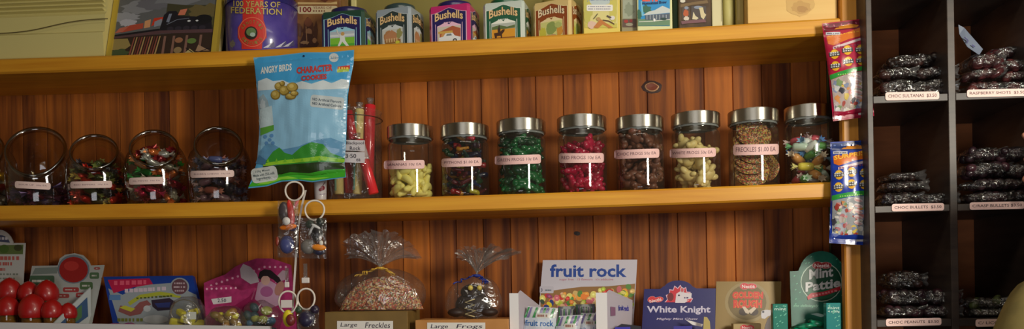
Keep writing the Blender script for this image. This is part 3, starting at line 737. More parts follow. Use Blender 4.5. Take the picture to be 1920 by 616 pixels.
def wrapped_mesh(name, cc, cw, foil=False, L=0.011, r=0.0062):
    core = M(cc, 0.3, 0.55 if foil else 0.0, 0.5); tw = M(cw, 0.3, 0.5 if foil else 0, 0.4); mb = MB()
    for v in [0]:
        prof = [(0.0005, -L), (r*0.8, -L*0.93), (r, -L*0.6), (r*1.04, 0), (r, L*0.6), (r*0.8, L*0.93), (0.0005, L)]
        mb.lathe(prof, (0, 0, 0), core, 10, mat=Matrix.Rotation(PI/2, 3, 'Y'), sx=0.85)
    for s_ in (1, -1):
        n = 12; vs = []; fs = []
        for j, (q, rad) in enumerate(((L*0.95, 0.0016), (L*1.2, 0.003), (L*1.65, 0.0066))):
            for i in range(n):
                a = 2*PI*i/n; k = rad*(1+(0.35 if i % 2 else -0.2)*j/2); vs.append((s_*(q+(0.0012 if i % 2 else 0)*j), k*math.cos(a), k*math.sin(a)*0.75))
        for j in range(2):
            for i in range(n): fs.append([j*n+i, j*n+(i+1) % n, (j+1)*n+(i+1) % n, (j+1)*n+i])
        mb.raw(vs, fs, tw, False)
    return mb.build(name)
def disc_mesh(name, R_, h, top, bot):
    mb = MB(); mb.lathe([(0.0002, 0), (R_*0.97, 0), (R_, h*0.4)], (0, 0, 0), bot, 28); mb.lathe([(R_, h*0.4), (R_*0.96, h*0.85), (R_*0.7, h*1.05), (0.0002, h*1.1)], (0, 0, 0), top, 28)
    return mb.build(name)
def snake_mesh(name, m1, m2):
    mb = MB(); pts = [Vector((0.05*(t-0.5), 0.0085*math.sin(t*2*PI*1.25), 0.002*math.cos(t*5))) for t in [i/18 for i in range(19)]]
    h = 10
    mb.tube(pts[:h], lambda s: 0.0062+0.0015*(s < 0.15), m1, 9); mb.tube(pts[h-1:], lambda s: 0.0065-0.003*s, m2, 9)
    return mb.build(name)
used = {}
def fill(protos, n, r, cx, cy, z0, Rin, seed, group, cat, zmax, jit=0.2, scale=1.0, tries=26, flat=False, lean=None, zover=0.9, slots=None, prof=None):
    rr = random.Random(seed+99)
    for i, (x, y, z, ri) in enumerate(drop(n, r, Rin, seed, zmax, tries, jit)):
        proto, lab = protos[rr.randrange(len(protos))] if slots is None else protos[slots(i, z, rr)]
        rot = (rr.uniform(-0.5, 0.5), rr.uniform(-0.5, 0.5), rr.uniform(0, 6.28)) if flat else (rr.uniform(0, 6.28), rr.uniform(-0.7, 0.7), rr.uniform(0, 6.28))
        o = place(proto, used, (cx+x, cy+y, z0+z*zover), rot, scale, lab, group, cat)
        rm = Euler(rot).to_matrix()*scale; co = [rm @ v.co for v in proto.data.vertices][::2]; px0, py0, pz0 = x, y, z*zover
        for it in range(4):   # keep every sweet inside its glass
            worst = 0; wd = None
            for c_ in co:
                X_, Y_ = px0+c_.x, py0+c_.y; q = math.hypot(X_, Y_); lim = Rin*0.975 if prof is None else prof(pz0+c_.z)
                if q-lim > worst: worst = q-lim; wd = (X_/q, Y_/q)
            if wd is None: break
            px0 -= wd[0]*worst*1.05; py0 -= wd[1]*worst*1.05
        lo = min(c_.z for c_ in co)+pz0
        if lo < 0.002: pz0 += 0.002-lo
        o.location = (cx+px0, cy+py0, z0+pz0)
# ------------------------------------------------------------------ glass canisters with steel lids
YJ = 0.075
def canister(uc, hw, vt, lab, ltext=None, lbox=None, lslope=-0.03):
    xl, xr = X(uc-hw, YJ, vt+12), X(uc+hw, YJ, vt+12); r = (xr-xl)/2; xc = (xl+xr)/2
    zb = zm(xc)+0.0012; ztop = at(uc, vt+1, YJ-r).z; h = ztop-zb
    t = thing('lolly_jar', lab, 'jar', (xc, YJ, zb), 'glass canisters with steel lids on the middle shelf')
    rg = r*0.985; lh = 0.0265
    # outer glass, in the photo the neck is narrower with a ring under the lid
    prof = [(0.0005, 0.0), (rg*0.92, 0.0), (rg*0.985, 0.003), (rg, 0.009), (rg, h-lh-0.019), (rg*0.97, h-lh-0.012), (rg*0.91, h-lh-0.008), (rg*0.90, h-lh-0.004), (rg*0.93, h-lh-0.002), (rg*0.93, h-lh+0.004)]
    MB().lathe(prof, (xc, YJ, zb), GLASS, 48).build('glass_body', t)
    MB().lathe([(rg*0.93, h-lh-0.004), (rg*0.95, h-lh-0.002), (rg*0.93, h-lh+0.001)], (xc, YJ, zb), M((120, 124, 120), 0.2, 0, 0.5), 40).build('seal_ring', t)
    L = [(rg*0.88, h-lh), (r*0.995, h-lh), (r, h-lh+0.001), (r, h-0.0015), (r*0.985, h), (0.0005, h)]
    m = MB(); m.lathe(L[:2], (xc, YJ, zb), LIDM, 64)
    for k in range(1, len(L)-1): m.lathe(L[k:k+2], (xc, YJ, zb), LIDM, 64)
    m.build('lid', t)
    if ltext:
        u0, v0, u1, v1 = lbox; s_ = Art(s_cyl(xc, YJ, rg+0.0006), edge=5, rough=0.6)
        s_.rect(u0, v0-lslope*0, u1, v1, (238, 196, 192), rad=4, slope=lslope)
        s_.text(ltext, u0+5, v0+5, u1-6, v1-5, (110, 74, 84), 0.0, slope=lslope)
        tag(s_.build('paper_label', t), 'pink paper strip reading '+ltext)
    return xc, zb, rg, h, t
def lidmat():
    m, n, l, b = new_mat('brushed_steel'); b.inputs['Metallic'].default_value = 1; b.inputs['Base Color'].default_value = lin((206, 202, 190)); b.inputs['Roughness'].default_value = 0.34; b.inputs['Anisotropic'].default_value = 0.85; tg = n.new('ShaderNodeTangent'); tg.direction_type = 'RADIAL'; tg.axis = 'Z'; l.new(tg.outputs[0], b.inputs['Tangent']); b.inputs['Anisotropic Rotation'].default_value = 0.25
    tc = n.new('ShaderNodeTexCoord'); mp = n.new('ShaderNodeMapping'); mp.inputs['Scale'].default_value = (3, 3, 900)
    no = n.new('ShaderNodeTexNoise'); no.inputs['Scale'].default_value = 1
    l.new(tc.outputs['Object'], mp.inputs[0]); l.new(mp.outputs[0], no.inputs[0]); bp = n.new('ShaderNodeBump'); bp.inputs['Strength'].default_value = 0.12; bp.inputs['Distance'].default_value = 0.001
    l.new(no.outputs[0], bp.inputs['Height']); l.new(bp.outputs[0], b.inputs['Normal']); return m
LIDM = lidmat()
def zin(h_v, uc): return at(uc, h_v, YJ).z
# bananas
xc, zb, r, h, _ = canister(769, 42.5, 229, 'steel-lidded glass jar half full of pale yellow banana lollies', 'BANANAS 10¢ EA', (720, 301, 796, 317), -0.02)
pb = banana_mesh('banana_lolly', M((250, 236, 136), 0.55, 0, 0, 0, 0.1)); tag(pb, cat='sweet')
fill([(pb, 'pale yellow banana-shaped lolly in the jar labelled BANANAS')], 92, 0.0098, xc, YJ, zb+0.002, r*0.97, 11, 'banana lollies in their glass jar', 'sweet', zin(304, 773)-zb, scale=1.3)
# pythons
xc, zb, r, h, _ = canister(871, 45, 227, 'steel-lidded glass jar of dark multicoloured jelly pythons', 'PYTHONS $1.00 EA', (828, 297, 903, 313), -0.03)
gel = lambda c: M(c, 0.25, 0, 0.4, 0.15)
sn = [(tag(snake_mesh('jelly_python', gel(c1), gel(c2)), cat='sweet'), lab) for c1, c2, lab in (((20, 60, 34), (26, 44, 90), 'green and blue jelly python in the jar labelled PYTHONS'), ((150, 20, 34), (196, 130, 30), 'red and orange jelly python in the jar labelled PYTHONS'), ((190, 180, 50), (30, 90, 50), 'yellow and green jelly python in the jar labelled PYTHONS'), ((44, 20, 48), (90, 24, 40), 'dark purple jelly python in the jar labelled PYTHONS'), ((18, 26, 60), (20, 60, 50), 'navy jelly python in the jar labelled PYTHONS'))]
fill(sn, 70, 0.0135, xc, YJ, zb+0.001, r*1.0, 12, 'jelly pythons in their glass jar', 'sweet', zin(250, 868)-zb, flat=True, scale=0.85, zover=0.97)
# green and red frogs
xc, zb, r, h, _ = canister(977, 46, 218, 'steel-lidded glass jar packed with dark green jelly frogs', 'GREEN FROGS 10¢ EA', (928, 292, 1014, 309), -0.035)
fg = tag(frog_mesh('jelly_frog', gel((5, 104, 54)), 1.0), cat='sweet'); fg2 = tag(frog_mesh('jelly_frog', gel((6, 66, 40)), 1.0), cat='sweet')
fill([(fg, 'green jelly frog in the jar labelled GREEN FROGS'), (fg2, 'green jelly frog in the jar labelled GREEN FROGS')], 100, 0.0125, xc, YJ, zb+0.001, r*0.99, 13, 'green jelly frogs in their glass jar', 'sweet', zin(246, 977)-zb, scale=1.3)
xc, zb, r, h, _ = canister(1090.5, 46.5, 211, 'steel-lidded glass jar of heaped crimson jelly frogs', 'RED FROGS 10¢ EA', (1048, 287, 1132, 305), -0.005)
fr = tag(frog_mesh('jelly_frog', gel((196, 20, 70)), 1.0), cat='sweet'); fr2 = tag(frog_mesh('jelly_frog', gel((160, 14, 54)), 1.0), cat='sweet')
fill([(fr, 'crimson jelly frog in the jar labelled RED FROGS'), (fr2, 'crimson jelly frog in the jar labelled RED FROGS')], 92, 0.0125, xc, YJ, zb+0.001, r*0.99, 14, 'red jelly frogs in their glass jar', 'sweet', zin(252, 1090)-zb, scale=1.3)
# choc frogs
xc, zb, r, h, _ = canister(1199, 45.5, 212, 'steel-lidded glass jar full of brown chocolate frogs', 'CHOC FROGS 50¢ EA', (1152, 281, 1236, 298), -0.035)
CH = mottled('milk_chocolate', (96, 54, 38), (122, 76, 58), 60, 0.4)
fc = tag(frog_mesh('chocolate_frog', CH, 1.25), cat='sweet')
fill([(fc, 'brown chocolate frog in the jar labelled CHOC FROGS')], 60, 0.0155, xc, YJ, zb+0.001, r*1.0, 15, 'chocolate frogs in their glass jar', 'sweet', zin(238, 1199)-zb, scale=1.1)
# white frogs
xc, zb, r, h, _ = canister(1304, 46, 205, 'steel-lidded glass jar of cream white-chocolate frogs', 'WHITE FROGS 50¢ EA', (1256, 279, 1342, 296), -0.03)
fwm = tag(frog_mesh('white_chocolate_frog', mottled('white_chocolate', (236, 214, 146), (220, 196, 130), 50, 0.45), 1.3), cat='sweet')
fill([(fwm, 'cream white-chocolate frog in the jar labelled WHITE FROGS')], 46, 0.0168, xc, YJ, zb+0.001, r*1.0, 16, 'white chocolate frogs in their glass jar', 'sweet', zin(246, 1304)-zb, scale=1.12)
# freckles
xc, zb, r, h, _ = canister(1412, 47.5, 199, 'steel-lidded glass jar with large sprinkle-topped chocolate discs stacked inside', 'FRECKLES $1.00 EA', (1375, 271, 1460, 291), -0.02)
SPR = speckle('hundreds_and_thousands', [(206, 140, 60), (170, 60, 60), (206, 180, 80), (96, 110, 60), (150, 84, 50), (206, 170, 130)], (96, 56, 34), 420, 0.6, 0.75)
CHD = M((70, 38, 26), 0.4)
dsc = tag(disc_mesh('chocolate_freckle', 0.0345, 0.0075, SPR, CHD), cat='sweet')
gf = 'sprinkled chocolate discs in their glass jar'
lf = 'round chocolate disc covered in coloured sprinkles in the jar labelled FRECKLES'
for k in range(9):
    ti = 0.86+0.05*math.sin(k*2.3); sx_ = 0.004*math.sin(k*1.9)-0.008
    if k == 8: ti = 1.12
    place(dsc, used, (xc+sx_, YJ-0.008, zb+0.026+0.0118*k+(0.006 if k == 8 else 0)), (ti, 0.05*math.cos(k*1.7), 0.02*k), 1.0, lf, gf, 'sweet')
for k in range(4):   # edge-on pieces leaning at the far side of the jar
    place(dsc, used, (xc+0.033-0.001*k, YJ-0.008+0.010*k, zb+0.036+0.006*k), (0.5, -1.25, 0.15), 0.72, lf, gf, 'sweet')
place(dsc, used, (xc+0.012, YJ+0.024, zb+0.118), (1.25, 0.0, 0.1), 0.9, lf, gf, 'sweet')
# wrapped lollies
xc, zb, r, h, _ = canister(1515, 45, 192, 'steel-lidded glass jar of bright paper-wrapped chews, nearest the post')
cols_ = [((236, 240, 236), (90, 140, 200), 'white and blue'), ((230, 90, 110), (240, 210, 210), 'pink'), ((100, 180, 90), (220, 236, 220), 'green'), ((240, 220, 80), (240, 230, 150), 'yellow'), ((60, 110, 190), (190, 210, 240), 'blue'), ((226, 160, 90), (240, 224, 200), 'orange'), ((240, 242, 240), (150, 190, 220), 'white and pale blue'), ((206, 226, 240), (230, 236, 240), 'pale blue'), ((210, 230, 214), (120, 190, 130), 'white and green')]
wr = [(tag(wrapped_mesh('wrapped_chew', a_, b_, L=0.0125, r=0.0078), cat='sweet'), nm+' paper-wrapped chew in the steel-lidded jar nearest the post') for a_, b_, nm in cols_]
fill(wr, 44, 0.0148, xc, YJ, zb+0.001, r*1.02, 17, 'wrapped chews in the jar nearest the post', 'sweet', zin(240, 1515)-zb, flat=True, scale=1.3)

# ------------------------------------------------------------------ open slanted jars of wrapped lollies
def open_jar(uc, wpx, vtop, mouth, lab, nrm, Rm):
    yc = 0.078; xl, xr = X(uc-wpx/2, yc, 330), X(uc+wpx/2, yc, 330); Rb = (xr-xl)/2; xc = (xl+xr)/2; zb = zm(xc)+0.0012
    ztop = at(uc, vtop, yc).z; zc = zb+(ztop-zb)*0.48; Rz = ztop-zc
    t = thing('slanted_jar', lab, 'jar', (xc, yc, zb), 'open slant-mouthed jars on the middle shelf')
    nrm = Vector(nrm).normalized(); q = nrm.to_track_quat('Z', 'Y').to_matrix(); c0 = Vector((xc, yc, zc))
    th = math.asin(Rm); prof = []; K = 20
    for i in range(K+1):
        a = PI-(PI-th)*i/K; prof.append((math.sin(a), math.cos(a)))
    vs = []; n = 48
    for (rr, z) in prof:
        for i in range(n):
            a = 2*PI*i/n; p = q @ Vector((rr*math.cos(a), rr*math.sin(a), z))
            p = Vector((p.x*Rb, p.y*Rb*0.92, p.z*Rz)); g = c0+p
            # stand on a flat base with upright lower walls
            if g.z < zc:
                f_ = (zc-g.z)/(zc-zb) ; rad = Vector((p.x, p.y)).length
                tgt = Rb*(0.97-0.06*min(f_, 1)**3)
                if rad > 1e-4:
                    k = min(1, max(0, (rad-0.35*Rb)/(0.2*Rb)))
                    s_ = (rad+(tgt-rad)*k*0.75)/rad; g.x = c0.x+p.x*s_; g.y = c0.y+p.y*s_
                g.z = max(g.z-0.25*(zc-zb)*min(1, f_*1.3), zb+0.0005)
            vs.append(g)
    fs = [[j*n+i, j*n+(i+1) % n, (j+1)*n+(i+1) % n, (j+1)*n+i] for j in range(K) for i in range(n)]
    MB().raw(vs, fs, GLASS_OLD, True).build('glass_body', t)
    rim = vs[-n:]; cen = sum(rim, Vector())/n
    nn = (q @ Vector((0, 0, 1)))
    m = MB(); lip = []
    for (k, o_) in ((1.0, 0.0), (0.93, 0.005), (0.94, 0.012), (1.02, 0.016), (1.07, 0.012), (1.03, 0.007)):
        lip += [cen+(p-cen)*k+nn*o_ for p in rim]
    m.raw(lip, [[j*n+i, j*n+(i+1) % n, (j+1)*n+(i+1) % n, (j+1)*n+i] for j in range(5) for i in range(n)], GLASS_RIM, True); m.build('glass_rim', t)
    return xc, yc, zb, Rb, t, (c0, Rb, Rz)
GLASS_RIM = clear('glass_lip', (176, 170, 152), 0.10, 0.22, power=0.9)
def jlabel(t, xc, yc, Rb, box, txt, sl):
    u0, v0, u1, v1 = box; a = Art(s_cyl(xc, yc, Rb+0.002), edge=5, rough=0.6)
    a.rect(u0, v0, u1, v1, (226, 198, 192), rad=4, slope=sl)
    a.text(txt, u0+7, v0+5, u1-7, v1-5, (130, 100, 110), 0.0, slope=sl)
    tag(a.build('paper_label', t), 'pink paper strip with faint handwriting')
def foils(spec, where, L=0.0125, r=0.0078, foil=True):
    return [(tag(wrapped_mesh('wrapped_lolly', a_, b_, foil, L, r), cat='sweet'), nm+' wrapped lolly in '+where) for a_, b_, nm in spec]
def openfill(pr, n, J, seed, g, vtop, uc, r_=0.0138, shrink=1.0):
    xc, yc, zb, Rb, t, _ = J; fill(pr, n, r_, xc, yc, zb+0.001, Rb*0.93*shrink, seed, g, 'sweet', at(uc, vtop, yc).z-zb, flat=True, scale=1.22, prof=lambda z: Rb*0.86 if z < _[2]*0.9 else Rb*0.86*math.sqrt(max(0.05, 1-((z-_[2]*0.9)/(_[2]*1.1))**2)))
NR = (0.28, -0.68, 0.66)
J0 = open_jar(-30, 108, 256, None, 'partly hidden slanted jar of yellow and red lollies at the far end of the row', NR, 0.72)
openfill(foils([((214, 170, 50), (214, 190, 90), 'yellow'), ((170, 60, 40), (200, 110, 60), 'red'), ((190, 190, 180), (200, 200, 200), 'silver')], 'the jar at the far end of the row'), 45, J0, 30, 'lollies in the end jar', 300, -30)
J1 = open_jar(76, 112, 246, None, 'slanted open glass jar with a low layer of dark purple sweets', NR, 0.82)
jlabel(J1[4], J1[0], J1[1], J1[3]*0.95, (28, 339, 95, 352), 'SOUR UP  20¢ EA', 0.05)
pp = foils([((70, 24, 60), (130, 70, 110), 'purple'), ((120, 30, 60), (150, 80, 110), 'plum'), ((40, 24, 70), (110, 90, 150), 'dark violet')], 'the jar with the low dark layer', 0.021, 0.0048)
openfill(pp, 46, J1, 31, 'purple sweets in their slanted jar', 345, 76, 0.0125)
J2 = open_jar(184, 106, 262, None, 'slanted open glass jar of red and yellow wrapped lollies', NR, 0.70)
jlabel(J2[4], J2[0], J2[1], J2[3]*0.95, (132, 340, 210, 353), 'RED RIPPERS  10¢ EA', -0.02)
openfill(foils([((200, 36, 28), (210, 60, 40), 'red'), ((206, 50, 36), (220, 200, 90), 'red and yellow'), ((70, 80, 44), (150, 160, 90), 'olive'), ((40, 34, 40), (90, 84, 90), 'black')], 'the jar of mostly red sweets'), 62, J2, 32, 'red lollies in their slanted jar', 290, 184)
J3 = open_jar(294, 110, 254, None, 'slanted open glass jar full of shiny green, pink and copper foil lollies', NR, 0.70)
jlabel(J3[4], J3[0], J3[1], J3[3]*0.95, (242, 333, 307, 346), 'XL MINTS  10¢ EA', -0.03)
openfill(foils([((20, 140, 60), (40, 180, 80), 'green foil'), ((190, 30, 80), (220, 60, 120), 'pink foil'), ((200, 110, 50), (230, 150, 90), 'copper foil'), ((120, 26, 34), (150, 50, 50), 'maroon foil'), ((160, 160, 150), (200, 200, 190), 'silver foil')], 'the jar of bright foils'), 84, J3, 33, 'foil lollies in their slanted jar', 262, 294)
J4 = open_jar(412, 112, 248, None, 'slanted open glass jar of slate blue and rose wrapped chews beside the hanging bag', NR, 0.70)
jlabel(J4[4], J4[0], J4[1], J4[3]*0.95, (357, 320, 439, 333), 'BLKBRN CHEWS  10¢ EA', -0.02)
openfill(foils([((70, 76, 116), (110, 110, 140), 'slate blue'), ((160, 92, 84), (190, 130, 120), 'rose'), ((50, 48, 80), (90, 90, 120), 'dark blue'), ((120, 90, 110), (170, 140, 150), 'mauve')], 'the jar beside the hanging bag', foil=False), 76, J4, 34, 'blue and rose chews in their slanted jar', 282, 412)
for o in [o for o in C.objects if o.type == 'MESH' and o.get('category') == 'sweet' and not used.get(o.name) and o.location.length == 0]:
    bpy.data.objects.remove(o)
# ------------------------------------------------------------------ hanging cookie bag
def bag_surf(y0, L, Rt, T, B, bulge, seed=0, wr=0.0012):
    """L, Rt: side u as functions of v; T, B: top and bottom v as functions of u"""
    def h(u, v):
        s_ = (u-L(v))/(Rt(v)-L(v)); t_ = (v-T(u))/(B(u)-T(u)); s_ = min(max(s_, 0), 1); t_ = min(max(t_, 0), 1)
        k = (max(0, math.sin(PI*s_))**0.6)*(max(0, math.sin(PI*min(max((t_-0.05)/0.9, 0), 1)))**0.55)
        e = 1-abs(2*s_-1)
        w_ = noise.noise(Vector((u*0.018+seed, v*0.018, seed)))*wr*3+noise.noise(Vector((u*0.06, v*0.035, seed+3)))*wr*1.6*(0.4+k)
        side = noise.noise(Vector((v*0.09, seed+9+(s_ > 0.5)*5, 0)))*wr*2.2*max(0, 1-e*3)
        return bulge*k+w_+side
    def f(u, v):
        p = at(u, v, y0-h(u, v)); q1 = at(u+1, v, y0-h(u+1, v)); q2 = at(u, v+1, y0-h(u, v+1))
        n = (q1-p).cross(q2-p).normalized()
        if n.y > 0: n = -n
        return p, n
    return f, h
def bag_body(name, parent, f, h, y0, L, Rt, T, B, mat, NU=60, NV=80, backm=None, stripes=None):
    vs = []; bk = []
    for j in range(NV+1):
        for i in range(NU+1):
            t_ = j/NV; s_ = i/NU
            v = 0; u = L(T(0)+(B(0)-T(0))*t_)
            for _ in range(3):
                v = T(u)+(B(u)-T(u))*t_; u = L(v)+(Rt(v)-L(v))*s_
            vs.append(f(u, v)[0]); hh = h(u, v); bk.append(at(u, v, y0+0.001+0.5*max(hh, 0)*(0 < i < NU and 0 < j < NV)))
    n = NU+1; N = len(vs)
    fs = [[j*n+i, j*n+i+1, (j+1)*n+i+1, (j+1)*n+i] for j in range(NV) for i in range(NU)]
    mb = MB(); mb.raw(vs, fs, mat, True); mb.raw(bk, [q[::-1] for q in fs], backm or mat, True)
    edge = [j*n for j in range(NV+1)], [j*n+NU for j in range(NV+1)], list(range(n)), [NV*n+i for i in range(n)]
    al = vs+bk
    mb.raw(al, [[e[k], e[k+1], N+e[k+1], N+e[k]] for e in edge for k in range(len(e)-1)], mat)
    return mb.build(name, parent)
def lerpf(P):
    P = sorted(P)
    def f(x):
        if x <= P[0][0]: a, b = P[0], P[1]
        elif x >= P[-1][0]: a, b = P[-2], P[-1]
        else:
            for a, b in zip(P, P[1:]):
                if a[0] <= x <= b[0]: break
        return a[1]+(b[1]-a[1])*(x-a[0])/(b[0]-a[0])
    return f
L_ = lerpf([(95, 473), (120, 477), (160, 481), (226, 486), (280, 485), (309, 480), (335, 472), (356, 464)])
R_ = lerpf([(90, 664), (119, 663), (150, 657), (180, 652), (265, 649), (305, 646), (331, 649), (345, 651)])
T_ = lerpf([(472, 108), (520, 104), (570, 98), (620, 98), (665, 93)])
B_ = lerpf([(463, 353), (500, 349), (528, 340), (560, 338), (586, 341), (620, 336), (650, 332)])
yB = -0.022
f, h = bag_surf(yB, L_, R_, T_, B_, 0.022, 2)
pb_ = at(568, 225, yB)
ck = thing('cookie_bag', 'big sky-blue CHARACTER COOKIES bag hanging from the edge of the upper shelf', 'bag', (pb_.x, yB, at(568, 100, yB).z))
BLU = film((88, 170, 216))
bag_body('foil_bag', ck, f, h, yB, L_, R_, T_, B_, BLU, backm=film((120, 180, 210)))
a = Art(f, edge=6, rough=0.30, coat=0.5, eps=0.0002)
def clipband(pts): return pts
a.poly([(476, 110), (520, 106), (570, 100), (620, 99.5), (662, 95), (662, 118), (655, 150), (560, 152), (482, 156), (478, 126)], (66, 158, 214))
a.poly([(483, 160), (500, 158), (520, 156), (560, 158), (600, 156), (655, 152), (650, 180), (648, 262), (646, 300), (482, 306), (488, 226)], (140, 190, 222))
a.poly([(484, 152), (500, 146), (512, 152), (530, 150), (548, 158), (566, 152), (584, 157), (606, 150), (622, 156), (640, 148), (655, 150), (653, 166), (600, 168), (540, 166), (484, 170)], (206, 218, 224))
a.poly([(483, 186), (494, 176), (502, 188), (506, 204), (500, 216), (490, 214), (485, 205)], (150, 172, 184)); a.oval(493, 196, 5, 10, (186, 200, 208), jag=.3, seed=1)
# hills and grass
a.poly([(486, 285), (500, 268), (516, 272), (530, 280), (560, 274), (590, 262), (620, 258), (647, 268), (646, 305), (484, 305)], (96, 150, 190))
a.poly([(500, 300), (512, 284), (524, 276), (534, 286), (548, 290), (566, 274), (584, 266), (606, 270), (620, 286), (646, 296), (646, 312), (490, 308)], (58, 146, 52))
a.poly([(494, 306), (530, 300), (570, 296), (600, 292), (646, 298), (646, 304), (600, 300), (560, 304), (520, 308), (494, 312)], (150, 206, 50))
a.poly([(494, 311), (540, 308), (600, 303), (646, 305), (647, 322), (590, 330), (530, 334), (492, 330)], (40, 60, 24))
a.poly([(466, 350), (478, 336), (500, 328), (528, 326), (545, 322), (580, 324), (610, 318), (648, 316), (648, 331), (620, 334), (586, 339), (560, 336), (528, 338), (500, 347)], (66, 170, 44))
a.poly([(482, 346), (502, 336), (540, 330), (560, 334), (590, 332), (648, 324), (620, 332), (588, 337), (560, 334), (528, 336), (505, 344)], (140, 206, 60))
for k in range(9):
    x_ = 500+16*k; a.poly([(x_, 304-k*.4), (x_+3, 297-k*.4), (x_+6, 304-k*.4)], (120, 190, 50)); a.lay -= 1
a.lay += 1
# cookies
for cx, cy, rx_, ry_ in ((524, 162, 9, 8), (530, 157, 5, 5), (517, 178, 9, 9), (534, 170, 10, 9), (549, 164, 11, 9), (546, 181, 10, 6), (553, 176, 8, 5)):
    a.oval(cx, cy, rx_, ry_, (126, 104, 44)); a.oval(cx-0.6, cy-0.8, rx_-1.6, ry_-1.6, (170, 146, 70)); a.oval(cx-2, cy-2, rx_*.4, ry_*.4, (196, 174, 100)); a.lay -= 2
a.lay += 3
# lettering
a.text('ANGRY BIRDS', 489, 126, 547, 139, (226, 232, 232), 0.05, slope=-0.12, edge=(110, 140, 160), ew=0.04)
a.text('CHARACTER', 556, 126, 624, 139, (196, 64, 60), 0.07, slope=-0.09, edge=(60, 84, 110), ew=0.04)
a.text('COOKIES', 565, 142, 613, 152, (196, 64, 60), 0.07, slope=-0.08, edge=(60, 84, 110), ew=0.04)
a.oval(626, 108, 9, 8.5, (206, 212, 214)); a.text('2.50', 620, 106, 631, 110, (130, 140, 150))
a.poly([(633, 125), (656, 122), (656, 130), (633, 134)], (196, 60, 50)); a.poly([(632, 130), (655, 128), (654, 134), (632, 136)], (160, 190, 60)); dashes(a, 635, 126, 654, 4, 4, (230, 200, 90), 3)
a.rect(582, 180, 645, 203, (190, 200, 204), rad=5, rot=0.10); a.text('NO Artificial Flavours', 586, 183, 640, 188, (50, 70, 90), 0.02, slope=0.10); a.text('NO Artificial Colours', 586, 191, 640, 196, (50, 70, 90), 0.02, slope=0.10)
# small plain printed panels on the side fold
a.poly([(488, 205), (510, 198), (514, 240), (490, 250), (486, 226)], (186, 206, 214)); a.poly([(489, 240), (514, 234), (514, 244), (489, 254)], (90, 160, 60))
for cx, cy in ((498, 256), (506, 262), (500, 268), (510, 254), (512, 268)): a.oval(cx, cy, 3.4, 3.4, (92, 146, 200)); a.lay -= 1
a.lay += 1
a.poly([(480, 306), (486, 290), (500, 300), (498, 308)], (70, 120, 160))
a.rect(472, 313, 521, 341, (206, 212, 210), rad=8, rot=-0.16); 
a.text('100g Mixed', 480, 318, 506, 323, (80, 96, 100), 0.01, rot=-0.16); a.text('Made with 25% milk', 476, 324, 516, 329, (80, 96, 100), 0.01, rot=-0.16); a.text('Ingredients', 482, 331, 508, 336, (80, 96, 100), 0.01, rot=-0.16)
a.build('printed_front', ck)
p = at(570, 105, yB-0.001)
MB().ball(p+Vector((0, -0.001, 0)), 0.0022, M((30, 40, 70), 0.3, 0.4), n=6).tube([p, Vector((p.x, -0.0005, p.z+0.002))], 0.0008, M((30, 40, 70), 0.3, 0.4), 6).build('hanging_pin', ck)

